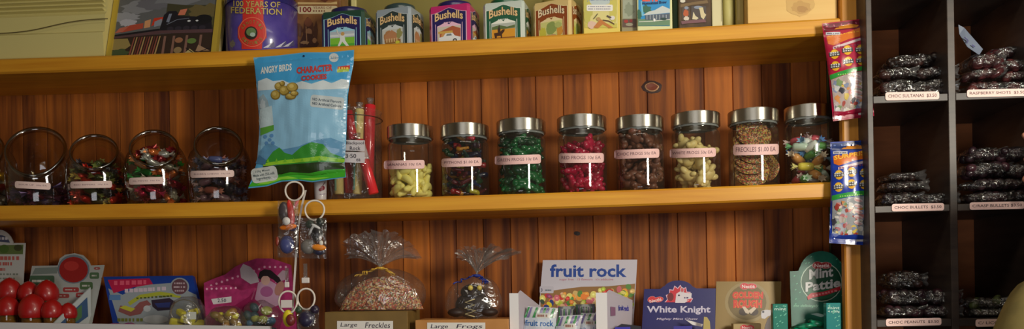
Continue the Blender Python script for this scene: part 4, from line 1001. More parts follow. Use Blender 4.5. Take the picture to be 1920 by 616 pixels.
# ------------------------------------------------------------------ two showbags pinned to the post
def showbag(cor, y0, base, dark, title, lab, seed, stick):
    (ax, ay), (bx, by), (cx, cy), (dx, dy) = cor      # tl tr br bl
    L = lerpf([(ay, ax), ((ay+dy)/2, (ax+dx)/2+1.5), (dy, dx)]); Rr = lerpf([(by, bx), ((by+cy)/2, (bx+cx)/2-1.5), (cy, cx)])
    T = lerpf([(ax, ay), (bx, by)]); B = lerpf([(dx, dy), (cx, cy)])
    f, h = bag_surf(y0, L, Rr, T, B, 0.014, seed, 0.0009)
    q = at((ax+cx)/2, ay, y0)
    t = thing('showbag', lab, 'bag', (q.x, y0, q.z)); bag_body('foil_bag', t, f, h, y0, L, Rr, T, B, film(base, 0.25), 30, 60)
    a = Art(f, edge=5, rough=0.28, coat=0.6, eps=0.00012)
    def g(s_, t_):
        v = ay+(dy-ay)*t_; 
        for _ in range(3): u = L(v)+(Rr(v)-L(v))*s_; v = T(u)+(B(u)-T(u))*t_
        return u, v
    def P(pts, c): a.poly([g(*p) for p in pts], c)
    def O(s_, t_, rx, ry, c, **k): u, v = g(s_, t_); a.oval(u, v, rx, ry, c, **k)
    P([(0.02, 0.01), (0.98, 0.01), (0.97, 0.09), (0.03, 0.09)], dark)
    P([(0.25, 0.075), (0.35, 0.05), (0.6, 0.035), (0.8, 0.06), (0.75, 0.08)], (206, 130, 40))
    for k in range(6): O(0.1+0.16*k, 0.035, 2.2, 1.4, tuple(min(255, x+70) for x in dark), rot=k)
    P([(0.06, 0.14), (0.08, 0.215), (0.2, 0.235), (0.55, 0.19), (0.8, 0.175), (0.95, 0.11), (0.93, 0.075), (0.7, 0.10), (0.4, 0.135)], (214, 110, 30))
    u0, v0 = g(0.08, 0.13); u1, v1 = g(0.93, 0.19)
    a.text(title, u0, v0+1, u1-3, v1, (246, 186, 60), 0.06, slope=-0.17, edge=(190, 60, 20), ew=0.05)
    u, v = g(0.06, 0.095); a.rect(u, v, u+27, v+5, (190, 190, 200), slope=-0.02); dashes(a, u+2, v+1.5, u+25, 6, 2, (90, 90, 110), 2)
    P([(0.18, 0.25), (0.82, 0.19), (0.82, 0.215), (0.18, 0.275)], (214, 190, 196)); u, v = g(0.2, 0.26); dashes(a, u, v-1.5, u+48, 9, 2.4, (140, 60, 90), 5, slope=-0.13)
    for i_, (s_, t_, w1, w2) in enumerate(((0.2, 0.325, 'CLICK', 'POP'), (0.5, 0.30, 'FIZZ', 'WHIZZ'), (0.8, 0.31, 'RATTLE', 'ROLL'), (0.19, 0.445, 'STICKER', ''), (0.5, 0.415, '3D', 'PUZZLE'), (0.8, 0.42, 'TATTOO', ''))):
        u, v = g(s_, t_); a.oval(u, v, 8, 9, (226, 170, 40)); a.oval(u-1, v-2, 5, 5, (240, 200, 70)); a.rect(u-10, v-4, u+10, v+4, (60, 56, 60), rot=-0.15)
        a.lay += 0
        dashes(a, u-8.5, v-3, u+9, 4, 2.4, (206, 206, 206), i_, slope=-0.12); dashes(a, u-8.5, v+0.8, u+9, 4, 2.4, (206, 206, 206), i_+9, slope=-0.12); a.lay -= 5
    a.lay += 6
    P([(0.03, 0.53), (0.3, 0.505), (0.6, 0.485), (0.97, 0.475), (0.97, 0.525), (0.6, 0.525), (0.3, 0.55), (0.03, 0.58)], (46, 150, 60)); u, v = g(0.22, 0.535); dashes(a, u, v-1, u+44, 10, 2.4, (150, 206, 110), 4, slope=-0.08)
    # clear window showing the sweets
    P([(0.05, 0.58), (0.3, 0.555), (0.6, 0.535), (0.96, 0.53), (0.95, 0.93), (0.06, 0.94)], (150, 154, 158) if stick else (176, 160, 156))
    rr = random.Random(seed)
    pal = [(206, 180, 80), (160, 60, 50), (196, 196, 196), (200, 130, 126), (206, 140, 80), (120, 146, 96), (60, 60, 70), (216, 206, 190), (130, 140, 170), (214, 210, 206), (170, 150, 140)]
    for k in range(64):
        s_ = 0.1+0.8*rr.random(); t_ = 0.60+0.31*rr.random(); O(s_, t_, 2+5*rr.random(), 2+4*rr.random(), pal[rr.randrange(len(pal))], n=9, jag=0.7, seed=k, rot=rr.random()*3)
    for k in range(5): O(0.66, 0.57+0.055*k, 8.5, 3.6, (214, 196, 196), rot=0.25); O(0.66, 0.575+0.055*k, 7, 1.6, (196, 150, 150), rot=0.25); a.lay -= 2
    a.lay += 2
    P([(0.04, 0.90), (0.3, 0.915), (0.6, 0.90), (0.96, 0.915), (0.98, 0.985), (0.02, 0.99)], tuple(int(x*0.9) for x in base)); u, v = g(0.62, 0.955); a.rect(u, v-2, u+22, v+3, (206, 200, 200))
    a.build('printed_front', t)
    return t
showbag([(1541, 44), (1627, 34), (1639, 217), (1562, 227)], -0.020, (170, 24, 62), (110, 16, 40), 'SURPRISE', 'crimson cellophane showbag pinned to the post above the blue one', 4, False)
showbag([(1557, 266), (1638, 262), (1636, 460), (1555, 455)], -0.020, (30, 58, 160), (24, 50, 110), 'SURPRISE', 'royal blue cellophane showbag pinned to the post below the crimson one', 8, True)

# ------------------------------------------------------------------ rock sticks in a clear jar
yr = 0.07
xl, xr = X(618, yr, 360), X(716, yr, 360); xc = (xl+xr)/2; r = (xr-xl)/2; zb = zm(xc)+0.001; ht = at(670, 214, yr).z-zb
t = thing('rock_jar', 'tall clear tub of seaside rock sticks with a handwritten price card', 'jar', (xc, yr, zb))
MB().lathe([(0.001, 0), (r*0.96, 0), (r, 0.003), (r, ht), (r*1.02, ht+0.001), (r*1.02, ht+0.004), (r*0.99, ht+0.005)], (xc, yr, zb), CELLO, 40).build('clear_tub', t)
s_ = Art(s_plane((xc, yr-r-0.001, zb), (0, -1, 0)), rough=0.6)
s_.rect(648, 262, 684, 282, (206, 200, 204), slope=0.02); s_.text('Blackpool', 649, 265, 682, 272, (40, 30, 50), 0.015); s_.text('Rock', 656, 274, 676, 281, (40, 30, 50), 0.02)
s_.rect(645, 284, 684, 304, (206, 200, 204), slope=0.03); s_.text('3·50', 648, 288, 668, 296, (40, 30, 50), 0.025); s_.text('ea', 668, 297, 676, 302, (60, 50, 70), 0.02)
o = s_.build('price_card', t)

def stick(p0, p1, y, c, c2, lab, r_=0.0095, band=None):
    A, B_2 = at(*p0, y), at(*p1, y)
    A.z = max(A.z, zb+0.012)
    t = thing('rock_stick', lab, 'rock stick', (A.x, A.y, A.z), 'sticks of seaside rock in the clear tub')
    d = B_2-A
    mb = MB(); mb.tube([A+d*k for k in (0, 0.01, 0.5, 0.99, 1)], lambda s: r_*1.22*(0.8 if s in (0, 1) else 1), M(c, 0.3, 0, 0.6), 14); mb.build('candy', t)
    if band: mb = MB(); mb.tube([A+d*band[0], A+d*band[1]], r_*1.27, M((214, 196, 196), 0.4, 0, 0.4), 14); mb.build('paper_band', t)
    if c2:
        mb = MB(); mb.tube([A+d*0.05+Vector((-r_*0.6, -r_*0.92, 0)), A+d*0.95+Vector((-r_*0.6, -r_*0.92, 0))], r_*0.35, M(c2, 0.4, 0, 0.4), 8); mb.build('stripe', t)
    mb = MB(); e = d.normalized(); top = A+d
    mb.tube([top+e*0.001, top+e*0.006, top+e*0.014], lambda s: 0.004+0.005*s, CELLO_TOP, 9); mb.build('twist_wrap', t)
stick((688, 352), (652, 213), 0.045, (214, 46, 54), None, 'red rock stick leaning across the front of the clear tub', band=(0.55, 0.72)) if False else None
stick((701, 364), (672, 262), 0.036, (216, 44, 52), None, 'short red rock stick low in front with a white paper band', 0.0095, (0.62, 0.9))
stick((662, 262), (652, 208), 0.045, (206, 40, 48), None, 'red rock stick end showing above the price card', 0.009)
stick((690, 340), (694, 196), 0.078, (210, 40, 52), None, 'upright deep red rock stick, tallest of the tub', 0.0105)
stick((670, 364), (674, 204), 0.060, (232, 214, 140), (110, 170, 150), 'cream and green rock stick in the middle of the tub', 0.0085)
stick((655, 362), (640, 206), 0.082, (190, 34, 44), None, 'dark red rock stick behind the cream ones', 0.009)
stick((636, 364), (634, 240), 0.055, (226, 206, 130), (120, 170, 140), 'cream rock stick partly hidden by the big hanging bag', 0.0085)
m = MB(); z_ = at(670, 214, yr-r).z; pts = [Vector((xc+r*1.03*math.cos(2*PI*i/40), yr+r*1.03*math.sin(2*PI*i/40), z_)) for i in range(40)]
m.tube(pts, 0.0012, M((70, 40, 30), 0.4), 6, True); m.build('rubber_band', t)
# small white mug printed with cherries
xl, xr = X(594, 0.05, 360), X(618, 0.05, 360); xc2 = (xl+xr)/2-0.003; r2 = (xr-xl)/2
xc2 = (xl+xr)/2; t = thing('white_cup', 'small white cup printed with a dark red cherry, below the hanging bag', 'cup', (xc2, 0.032, zm(xc2)+0.001))
r2 = r2*0.98; zb2 = zm(xc2)+0.001
MB().lathe([(0.001, 0), (r2*0.85, 0), (r2*0.88, 0.002), (r2, 0.05), (r2*0.92, 0.05), (r2*0.8, 0.004), (0.001, 0.004)], (xc2, 0.022+0.01, zb2), M((206, 198, 200), 0.4, 0, 0.3), 28).build('cup_body', t)
a = Art(s_cyl(xc2, 0.032, r2*0.985), edge=4); a.oval(605, 352, 4, 4.5, (120, 20, 40)); a.oval(601, 355, 3, 3, (120, 20, 40)); a.line([(605, 348), (609, 341)], 1.2, (90, 20, 40)); a.line([(600, 364), (610, 363)], 1.2, (150, 130, 150)); a.build('printed_cherry', t)

# ------------------------------------------------------------------ clip strip with packaged ring toys
yk = -0.042
def wavy(pts, y): return [at(u, v, y) for u, v in pts]
cs = thing('clip_strip', 'thin white plastic hanging strip below the blue bag', 'hanging strip', at(555, 430, yk+0.012))
m = MB(); P_ = wavy([(573, 356), (566, 385), (558, 430), (555, 480), (551, 540), (547, 604)], yk+0.012)
w_ = Vector((0.0022, 0, 0)); vs = []
for p in P_: vs += [p-w_, p+w_, p+w_+Vector((0, .0008, 0)), p-w_+Vector((0, .0008, 0))]
fs = [[4*k+i, 4*k+(i+1) % 4, 4*k+4+(i+1) % 4, 4*k+4+i] for k in range(len(P_)-1) for i in range(4)]+[[0, 1, 2, 3], [4*len(P_)-1-i for i in range(4)]]
m.raw(vs, fs, M((214, 206, 200), 0.4)); fixn(m.build('strip', cs))
def ringtoy(uc, vc, ru, rv, y, lab, body, top=None, film_=None):
    c = at(uc, vc, y); rx_ = X(uc+ru, y, vc)-c.x
    t = thing('ring_toy', lab, 'toy', c, 'ring toys clipped to the white strip')
    pts = [c+Vector((rx_*math.cos(q), 0.002*math.sin(2*q), rx_*rv/ru*math.sin(q))) for q in [2*PI*i/32 for i in range(32)]]
    MB().tube(pts, 0.0021, M((226, 216, 206), 0.35, 0, 0.4), 9, True).build('ring', t)
    body(t, y)
    if top:
        a_, b_ = at(*top[0], y), at(*top[1], y)
        MB().box((a_.x, y-0.003, b_.z), (b_.x, y+0.003, a_.z), M((224, 216, 212), 0.5), 0.001).build('plastic_clip', t)
        p0 = Vector(((a_.x+b_.x)/2, y, a_.z)); MB().box((p0.x-0.004, y-0.0004, p0.z+0.0001), (p0.x+0.004, y+0.0004, p0.z+0.03), CELLO_TOP).build('clear_tab', t)
    return t
def blob(m, u, v, y, ru, rv, c, dy=None, rot=0, jag=0):
    p = at(u, v, y); k = (1.7+y)/1500*1.05
    m.ball(p, (ru*k, (dy or min(ru, rv)*k*0.7), rv*k), c if not isinstance(c, tuple) else M(c, 0.4, 0, 0.4), n=10, mat=Matrix.Rotation(rot, 3, 'Y'))
def pouch(t, u0, v0, u1, v1, y, seed=0):
    m = MB(); N = 12; vs = []
    for sgn in (-1, 1):
        for j in range(N+1):
            for i in range(N+1):
                s_, q = i/N, j/N; u = u0+(u1-u0)*s_+3*noise.noise(Vector((q*3, seed, 1)))*(1 if i in (0, N) else 0); v = v0+(v1-v0)*q
                k = math.sin(PI*s_)**0.6*math.sin(PI*q)**0.6 if 0 < i < N and 0 < j < N else 0
                d = sgn*(0.010*k+0.004*k*noise.noise(Vector((s_*5, q*5, seed)))); vs.append(at(u, v, y)+Vector((0, d, 0)))
    n = N+1; fs = [[j*n+i, j*n+i+1, (j+1)*n+i+1, (j+1)*n+i] for j in range(N) for i in range(N)]; o = len(vs)//2
    m.raw(vs, fs+[[x+o for x in q][::-1] for q in fs], CELLO, True); return m.build('clear_pouch', t)
def toyA(t, y):
    m = MB(); blob(m, 545, 398, y, 7, 24, (206, 50, 44), rot=-0.15); blob(m, 556, 380, y, 3, 12, (206, 110, 110), rot=0.5); m.build('red_sash', t)
    m = MB(); blob(m, 532, 396, y, 10, 18, (70, 62, 66)); blob(m, 549, 426, y, 9, 7, (60, 40, 90)); blob(m, 538, 458, y, 14, 17, (70, 76, 130)); blob(m, 520, 452, y, 4, 9, (140, 50, 30)); m.build('toy_body', t)
    m = MB(); blob(m, 540, 425, y-0.004, 17, 6, (226, 120, 30), rot=-0.1); m.build('orange_brim', t)
    p = at(537, 414, y-0.014); MB().lathe([(0.0005, 0), (0.0085, 0), (0.0085, 0.001), (0.0005, 0.0012)], p, M((220, 216, 214), 0.5), 24, mat=Matrix.Rotation(PI/2, 3, 'X')).build('round_price_sticker', t)
    pouch(t, 521, 376, 560, 482, y, 1)
def toyB(t, y):
    m = MB(); blob(m, 581, 420, y, 9, 8, (44, 60, 48)); blob(m, 600, 416, y, 8, 9, (40, 46, 40)); blob(m, 594, 436, y, 12, 16, (34, 32, 32)); blob(m, 578, 462, y, 14, 14, (120, 116, 112)); blob(m, 598, 470, y, 12, 8, (44, 44, 70)); m.build('toy_body', t)
    m = MB(); blob(m, 597, 463, y-0.006, 15, 6, (232, 140, 40), rot=0.12); m.build('orange_brim', t)
    m = MB(); blob(m, 602, 455, y-0.007, 4, 5, (220, 216, 206)); blob(m, 592, 424, y-0.006, 10, 3, (206, 206, 206), rot=0.5); blob(m, 584, 430, y-0.006, 3, 12, (196, 196, 196), rot=0.5); m.build('white_trim', t)
    pouch(t, 563, 408, 612, 484, y, 2)
def toyC(t, y):
    m = MB(); blob(m, 540, 596, y, 10, 16, (226, 206, 40)); m.build('yellow_rim', t)
    m = MB(); blob(m, 545, 599, y-0.008, 9, 11, (120, 44, 40)); m.build('maroon_centre', t)
    a_, b_ = at(527, 562, y-0.004), at(548, 576, y-0.004); MB().box((a_.x, y-0.005, b_.z), (b_.x, y-0.004, a_.z), M((222, 214, 210), 0.5)).build('paper_sticker', t)
def toyD(t, y):
    m = MB(); blob(m, 575, 598, y, 16, 16, (44, 38, 66)); blob(m, 590, 580, y, 9, 9, (40, 26, 50)); blob(m, 560, 580, y, 7, 7, (50, 70, 50)); m.build('toy_body', t)
    pouch(t, 557, 576, 598, 622, y, 3)
ringtoy(552, 358, 17, 17, yk, 'white ring toy with a red sash and orange brim in clear wrap', toyA)
ringtoy(590, 394, 18, 18, yk, 'white ring toy with a black body and orange brim in clear wrap', toyB)
ringtoy(540, 566, 17, 20, yk, 'lower ring toy with a yellow and maroon disc', toyC, top=((534, 528), (542, 538)))
ringtoy(574, 560, 16, 19, yk, 'lower ring toy with a dark violet body in clear wrap', toyD, top=((566, 520), (580, 530)))
# ------------------------------------------------------------------ things on the lowest shelf
ZL = 1.386
def leanplane(u, v, y, lean=0.15, yaw=0.0):
    p = at(u, v, y); n = Matrix.Rotation(yaw, 3, 'Z') @ Vector((0, -math.cos(lean), math.sin(lean))); return s_plane(p, n), n, p
def card(name, lab, cat, outline, plane, mat, thick=0.003, part='card', down=True):
    """die-cut card: outline in photograph points, carried down to the shelf"""
    f, n, p = plane; pts = [f(u, v)[0] for u, v in outline]
    lo = min(pts, key=lambda q: q.z)
    if down:
        pts = [Vector((q.x, q.y, q.z)) for q in pts]
        zmin = min(q.z for q in pts)
        for q in pts:
            if q.z < zmin+0.03:
                dz = ZL+0.001-q.z; q.z += dz; q.y += dz*n.z/(-n.y) if abs(n.y) > 1e-6 else 0
    c = sum(pts, Vector())/len(pts)
    t = thing(name, lab, cat, (c.x, c.y, ZL)); fixn(MB().prism(pts, -n*thick, mat).build(part, t)); return t
def arc(cx, cy, rx_, ry_, a0, a1, n=12): return [(cx+rx_*math.cos(math.radians(a0+(a1-a0)*i/n)), cy-ry_*math.sin(math.radians(a0+(a1-a0)*i/n))) for i in range(n+1)]
# tall pale header card
pl = leanplane(20, 500, 0.15, 0.12); f = pl[0]
t = card('header_card', 'tall pale rounded header card behind the red sweet tubes', 'display card', [(-60, 470), (-30, 440)]+arc(-2, 462, 27, 32, 120, 10)+[(26, 455), (47, 455), (42, 540), (38, 612), (-60, 612)], pl, M((186, 188, 186), 0.5))
a = Art(f, rough=0.5, eps=0.0001)
a.poly(arc(0, 462, 20, 22, 150, 20), (70, 80, 110)); dashes(a, -16, 444, 16, 5, 5, (206, 206, 214), 3); a.poly([(-20, 460), (44, 458), (43, 476), (-20, 476)], (90, 110, 60)); a.oval(8, 466, 9, 8, (70, 100, 44)); a.oval(34, 464, 8, 6, (60, 66, 40))
for k, (w1, h_) in enumerate(((38, 7), (24, 6), (10, 5))): dashes(a, 0, 480+11*k, w1, 5, h_, (176, 90, 84), k)
dashes(a, 0, 512, 36, 6, 3, (120, 130, 120), 7); dashes(a, 0, 520, 30, 6, 3, (120, 130, 120), 8)
a.build('printed_front', t)
# slanted counter display box with a round red badge header
pl = leanplane(130, 560, 0.13, 0.28); f = pl[0]
t = card('counter_display_box', 'grey-white sweet display box with green printed panels and a round red badge on top', 'display box', [(60, 498), (108, 497), (112, 484), (122, 477), (140, 474), (156, 478), (166, 488), (170, 497), (195, 496), (170, 602), (150, 612), (40, 612)], pl, M((168, 174, 172), 0.5))
a = Art(f, rough=0.5, eps=0.0001)
a.poly([(66, 502), (110, 500), (107, 512), (60, 514)], (120, 134, 130)); a.oval(138, 504, 30, 27, (110, 126, 140)); a.oval(138, 505, 27, 24, (156, 34, 34)); a.oval(134, 498, 14, 9, (184, 54, 50))
for (x_, y_, w1, h1, c_) in ((56, 516, 46, 20, (70, 100, 78)), (168, 510, 18, 12, (80, 110, 80)), (150, 528, 24, 14, (76, 106, 70)), (118, 538, 30, 9, (160, 60, 60)), (96, 550, 34, 8, (150, 70, 66)), (142, 548, 22, 9, (166, 70, 70)), (176, 500, 12, 5, (160, 80, 80))): a.rect(x_, y_, x_+w1, y_+h1, c_, rad=3); dashes(a, x_+4, y_+h1*.4, x_+w1-4, 4, h1*.22, (196, 196, 190), 2); a.lay -= 2
a.lay += 3; a.build('printed_front', t)
# side wing of the box, coming forward
pA, pB, pC, pD = at(100, 606, 0.04), at(166, 540, 0.115), at(168, 606, 0.10), at(165, 606, 0.115)
q0 = at(96, 608, 0.03); q1 = at(168, 538, 0.12)
b0 = Vector((q0.x, 0.03, ZL+0.001)); b1 = Vector((q1.x, 0.118, ZL+0.001))
MB().prism([q0, q1, b1, b0], (0.003, 0, 0), M((176, 184, 186), 0.5)).build('side_wing', t)
f2 = lambda s_, q: (q0*(1-s_)*(1-q)+q1*s_*(1-q)+b1*s_*q+b0*(1-s_)*q, (b1-b0).cross(Vector((0, 0, 1))).normalized())
a = Art(lambda s_, q: (f2(s_, q)[0]-Vector((0.0006, 0, 0)), Vector((-0.6, -0.8, 0))), down=False, rough=0.5)
# (the inner face of the wing faces away from the shopper on this side)
o = None
nn = (b1-b0).cross(Vector((0, 0, 1))).normalized(); nn = nn if nn.x > 0 else -nn
a = Art(lambda s_, q: (f2(s_, q)[0]+Vector((0.0033, 0, 0)), nn), down=False, rough=0.5)
a.poly([(0.1, 0.25), (0.9, 0.12), (0.92, 0.5), (0.2, 0.7)], (50, 80, 120)); a.poly([(0.45, 0.2), (0.75, 0.18), (0.75, 0.45), (0.5, 0.5)], (70, 110, 70)); a.build('wing_print', t)
# red-capped sweet tubes
REDC = M((164, 20, 20), 0.38, 0, 0.25); AMB = clear('amber_tube', (226, 196, 120), 0.06, 0.08, power=0.8, haze=0.10, hcol=(170, 150, 90)); JEL = M((150, 120, 50), 0.3, 0, 0.3)
tubes = [(18, 548, 20, 0.105, 'at the back beside the pale header card'), (54, 552, 18, 0.11, 'in the middle of the back row'), (88, 552, 20, 0.105, 'at the display-box end of the back row'), (15, 580, 19, 0.055, 'at the far end of the front row'), (61, 582, 23, 0.055, 'biggest, in the middle of the front row'), (98, 585, 18, 0.058, 'third in the front row'), (128, 588, 15, 0.075, 'smallest, against the display box wing'), (-22, 584, 18, 0.06, 'cut off beside the front row')]
for (u, v, rp, y, wh) in tubes:
    c = at(u, v-2, y); rr_ = X(u+rp*0.97, y, v)-c.x
    t = thing('sweet_tube', 'red-capped clear sweet tube '+wh, 'sweet tube', (c.x, y, ZL), 'red-capped sweet tubes')
    zc = c.z
    MB().lathe([(rr_*0.86, -rr_*0.62), (rr_*0.98, -rr_*0.35), (rr_, 0), (rr_*0.93, rr_*0.45), (rr_*0.7, rr_*0.85), (rr_*0.35, rr_*1.15), (0.0005, rr_*1.28)], (c.x, y, zc), REDC, 28).build('domed_cap', t)
    MB().lathe([(0.001, 0), (rr_*0.78, 0.0), (rr_*0.8, 0.003), (rr_*0.8, zc-ZL-rr_*0.5)], (c.x, y, ZL+0.001), AMB, 26).build('clear_tube', t)
    MB().lathe([(0.001, 0.003), (rr_*0.72, 0.003), (rr_*0.72, zc-ZL-rr_*0.75), (0.001, zc-ZL-rr_*0.72)], (c.x, y, ZL+0.001), JEL, 20).build('sweets_inside', t)
# blue novelty box leaning back
pl = leanplane(280, 560, 0.125, 0.22); f = pl[0]
t = card('novelty_sweet_box', 'bright blue novelty sweet box with a pink title banner and an oval badge', 'box', [(194, 518), (361, 516), (392, 612), (222, 612)], pl, M((24, 60, 150), 0.35, 0, 0.3), 0.012, 'carton')
a = Art(f, rough=0.35, coat=0.3, eps=0.0001)
a.poly([(203, 540), (230, 552), (262, 534), (320, 530), (368, 552), (382, 608), (224, 608)], (150, 160, 168)); a.poly([(202, 524), (280, 521), (287, 532), (250, 538), (213, 549)], (186, 30, 76)); dashes(a, 214, 526, 280, 6, 8, (226, 90, 120), 3, slope=-0.03)
dashes(a, 234, 541, 312, 9, 7, (206, 190, 206), 5, slope=-0.06); a.poly([(240, 566), (262, 552), (300, 546), (340, 552), (338, 558), (300, 553), (264, 559), (244, 572)], (170, 176, 60)); dashes(a, 256, 557, 326, 10, 3, (80, 90, 40), 4, slope=-0.07)
a.oval(337, 537, 18, 17, (150, 160, 170)); a.oval(337, 537, 15, 14.5, (104, 70, 80)); dashes(a, 327, 529, 348, 5, 3, (190, 170, 180), 1); dashes(a, 326, 536, 348, 5, 3, (190, 170, 180), 2); dashes(a, 328, 543, 346, 5, 3, (190, 170, 180), 3)
a.poly([(222, 583), (226, 572), (250, 578), (262, 566), (276, 562), (284, 570), (272, 576), (264, 588), (244, 592)], (140, 84, 84)); a.poly([(224, 576), (234, 572), (254, 578), (246, 584)], (190, 190, 60)); a.poly([(284, 562), (318, 558), (330, 566), (322, 580), (296, 582), (286, 574)], (50, 40, 60)); a.poly([(290, 568), (320, 566), (318, 576), (296, 576)], (50, 60, 120))
dashes(a, 220, 596, 270, 7, 6, (110, 120, 50), 6); a.oval(292, 598, 24, 8, (180, 186, 190)); a.oval(276, 578, 7, 6, (184, 190, 196)); a.rect(205, 552, 226, 562, (90, 130, 180)); a.build('printed_front', t)
# little pink sweets packet strip in front of it
c = at(232, 612, 0.05); t = thing('pink_sweet_packet', 'flat pink and violet sweet packet just showing in front of the blue novelty box', 'packet', (c.x, 0.05, ZL))
m = MB()
m.prism([at(196, 608, 0.05), at(210, 605, 0.05), at(228, 607, 0.05), at(240, 604, 0.05), at(252, 608, 0.05), at(270, 607, 0.05), at(276, 616, 0.05), Vector((X(276, 0.05, 640), 0.05, ZL+0.001)), Vector((X(196, 0.05, 640), 0.05, ZL+0.001))], (0, 0.012, 0), mottled('pink_violet_print', (150, 40, 100), (110, 90, 140), 80, 0.4)); fixn(m.build('wrapper', t))
# clear tub of yellow sweets
c = at(352, 590, 0.055); rr_ = X(384, 0.055, 590)-c.x
t = thing('clear_sweet_tub', 'clear round-topped tub of lemon yellow sweets in front of the blue box', 'tub', (c.x, 0.055, ZL))
zt0 = at(352, 556, 0.055).z-ZL
MB().lathe([(0.001, 0), (rr_*0.9, 0.0), (rr_, 0.004), (rr_, zt0*0.55), (rr_*0.92, zt0*0.75), (rr_*0.7, zt0*0.92), (rr_*0.3, zt0), (0.001, zt0)], (c.x, 0.055, ZL+0.001), CELLO, 36).build('clear_shell', t)
rim = [Vector((c.x+rr_*0.82*math.cos(q), 0.055-0.012-rr_*0.35*math.sin(q)*0.3, at(350, 585, 0.055).z+rr_*0.72*math.sin(q))) for q in [2*PI*i/30 for i in range(30)]]
MB().tube(rim, 0.0014, clear('tub_seam', (210, 210, 190), 0.1, 0.3, haze=0.2), 7, True).build('moulded_seam', t)
YEL = M((226, 216, 50), 0.4, 0, 0.3)
rr = random.Random(5)
def yel(u, v, y, k, lab, g):
    p = at(u, v, y); mb = MB(); mb.box((-0.016*k, -0.009*k, -0.009*k), (0.016*k, 0.009*k, 0.009*k), YEL, 0.004, seg=2); o = mb.build('yellow_sweet'); o.location = p; o.rotation_euler = (rr.uniform(-.3, .3), rr.uniform(-.5, .5), rr.uniform(-.6, .6)); tag(o, lab, 'sweet', g)
for (u, v, y, k) in ((332, 604, 0.05, 1.0), (352, 598, 0.045, 1.0), (370, 606, 0.055, 0.9), (340, 586, 0.062, 0.8), (364, 584, 0.06, 0.8)): yel(u, v, y, k, 'lemon yellow block sweet inside the clear round-topped tub', 'yellow sweets in the clear tub')
p = at(355, 592, 0.022); t2 = Art(s_plane(p, (0, -1, 0.1)), rough=0.5); t2.rect(350, 584, 368, 598, (196, 200, 190)); t2.build('paper_sticker', t)
# pink fairy packets
pl = leanplane(470, 540, 0.13, 0.25); f = pl[0]
PNK = mottled('pink_dotted_print', (178, 52, 112), (146, 40, 92), 60, 0.35, coat=0.4)
t = card('fairy_packet', 'deep pink fairy-printed packet with scalloped edge and pale wings', 'packet', [(382, 530), (400, 522), (422, 514), (440, 500), (456, 492), (480, 484), (510, 484), (545, 496), (560, 612), (400, 612)], pl, PNK, 0.006, 'wrapper')
a = Art(f, rough=0.4, coat=0.4, eps=0.0001)
for k in range(16):
    u = 386+10*k; v = 536-3.4*k if k < 11 else 498; a.oval(u, v+2, 2.2, 2.2, (222, 160, 190)); a.lay -= 1
a.lay += 1
a.poly([(486, 528), (470, 532), (452, 520), (450, 504), (456, 494), (470, 500), (482, 514)], (186, 176, 186)); a.poly([(516, 530), (534, 524), (540, 508), (530, 506), (520, 516)], (176, 150, 166)); a.poly([(478, 560), (484, 530), (500, 522), (518, 532), (526, 570), (500, 580)], (190, 150, 180)); a.poly([(484, 520), (487, 509), (496, 504), (508, 506), (516, 513), (524, 520), (529, 530), (522, 532), (513, 524), (506, 520), (497, 519), (489, 524)], (36, 26, 34)); a.oval(498, 525, 8.5, 9, (206, 166, 156)); a.poly([(486, 520), (489, 510), (500, 507), (509, 512), (505, 517), (494, 517)], (36, 26, 34)); a.oval(500, 546, 12, 10, (160, 90, 140))
a.oval(524, 540, 8, 14, (170, 120, 110), rot=0.4)
a.build('printed_front', t)
pl = leanplane(420, 570, 0.075, 0.35); f = pl[0]
t = card('pink_price_packet', 'smaller pink dotted packet with a white price sticker, in front of the fairy packet', 'packet', [(382, 536), (430, 534), (452, 544), (478, 538), (470, 560), (452, 574), (440, 612), (392, 612)], pl, PNK, 0.008, 'wrapper')
a = Art(f, rough=0.4, eps=0.0001); a.poly([(396, 560), (434, 555), (434, 566), (400, 570)], (210, 206, 210)); a.text('2.50', 408, 559, 424, 566, (60, 60, 80), 0.02)
for k in range(7): a.oval(388+9*k, 541-0.3*k, 2, 2, (226, 170, 196)); a.lay -= 1
a.lay += 1; a.poly([(404, 575), (440, 572), (466, 556), (476, 545), (470, 562), (446, 584), (404, 586)], (140, 24, 80)); a.build('printed_front', t)
# loose clear packets low in front
def lowpack(name, lab, u0, v0, u1, v1, y, inner, seed):
    c = at((u0+u1)/2, (v0+v1)/2, y); t = thing(name, lab, 'packet', (c.x, y, ZL)); hx = (X(u1, y, v1)-X(u0, y, v1))/2; zt1 = at((u0+u1)/2, v0, y).z; hz = (zt1-ZL)/2
    sx_ = Matrix.Identity(3)
    def fn(p): 
        k = noise.noise(Vector((p.x*40, p.z*40, seed)))*0.12; return p*(1+k)
    MB().ball((c.x, y, ZL+hz+0.001), (hx, 0.03, hz*0.98), CELLO, n=20, fn=fn).build('clear_wrap', t)
    m = MB(); rq = random.Random(seed)
    for k in range(14):
        q = rq.uniform(0, 2*PI); r1 = rq.uniform(0, 0.62); zz_ = rq.uniform(-0.55, 0.7)
        m.ball((c.x+hx*r1*math.cos(q), y+0.016*math.sin(q)*r1, ZL+hz+hz*zz_), (hx*0.26, 0.010, hz*0.2), M(inner[rq.randrange(len(inner))], 0.4, 0, 0.4), n=7, mat=Matrix.Rotation(rq.uniform(-1, 1), 3, 'Y'))
    tag(m.build('sweets_inside', t), kind='stuff')
lowpack('lemon_sweet_packet', 'clear packet of mustard and lemon sweets below the pink packets', 385, 572, 462, 640, 0.02, [(196, 170, 40), (170, 120, 40), (226, 220, 60), (150, 120, 60)], 1)
lowpack('blue_sweet_packet', 'clear packet of pale blue and teal sweets beside the ring toys', 450, 562, 528, 640, 0.055, [(70, 110, 140), (60, 90, 100), (206, 214, 110), (150, 50, 80), (90, 140, 180)], 2)
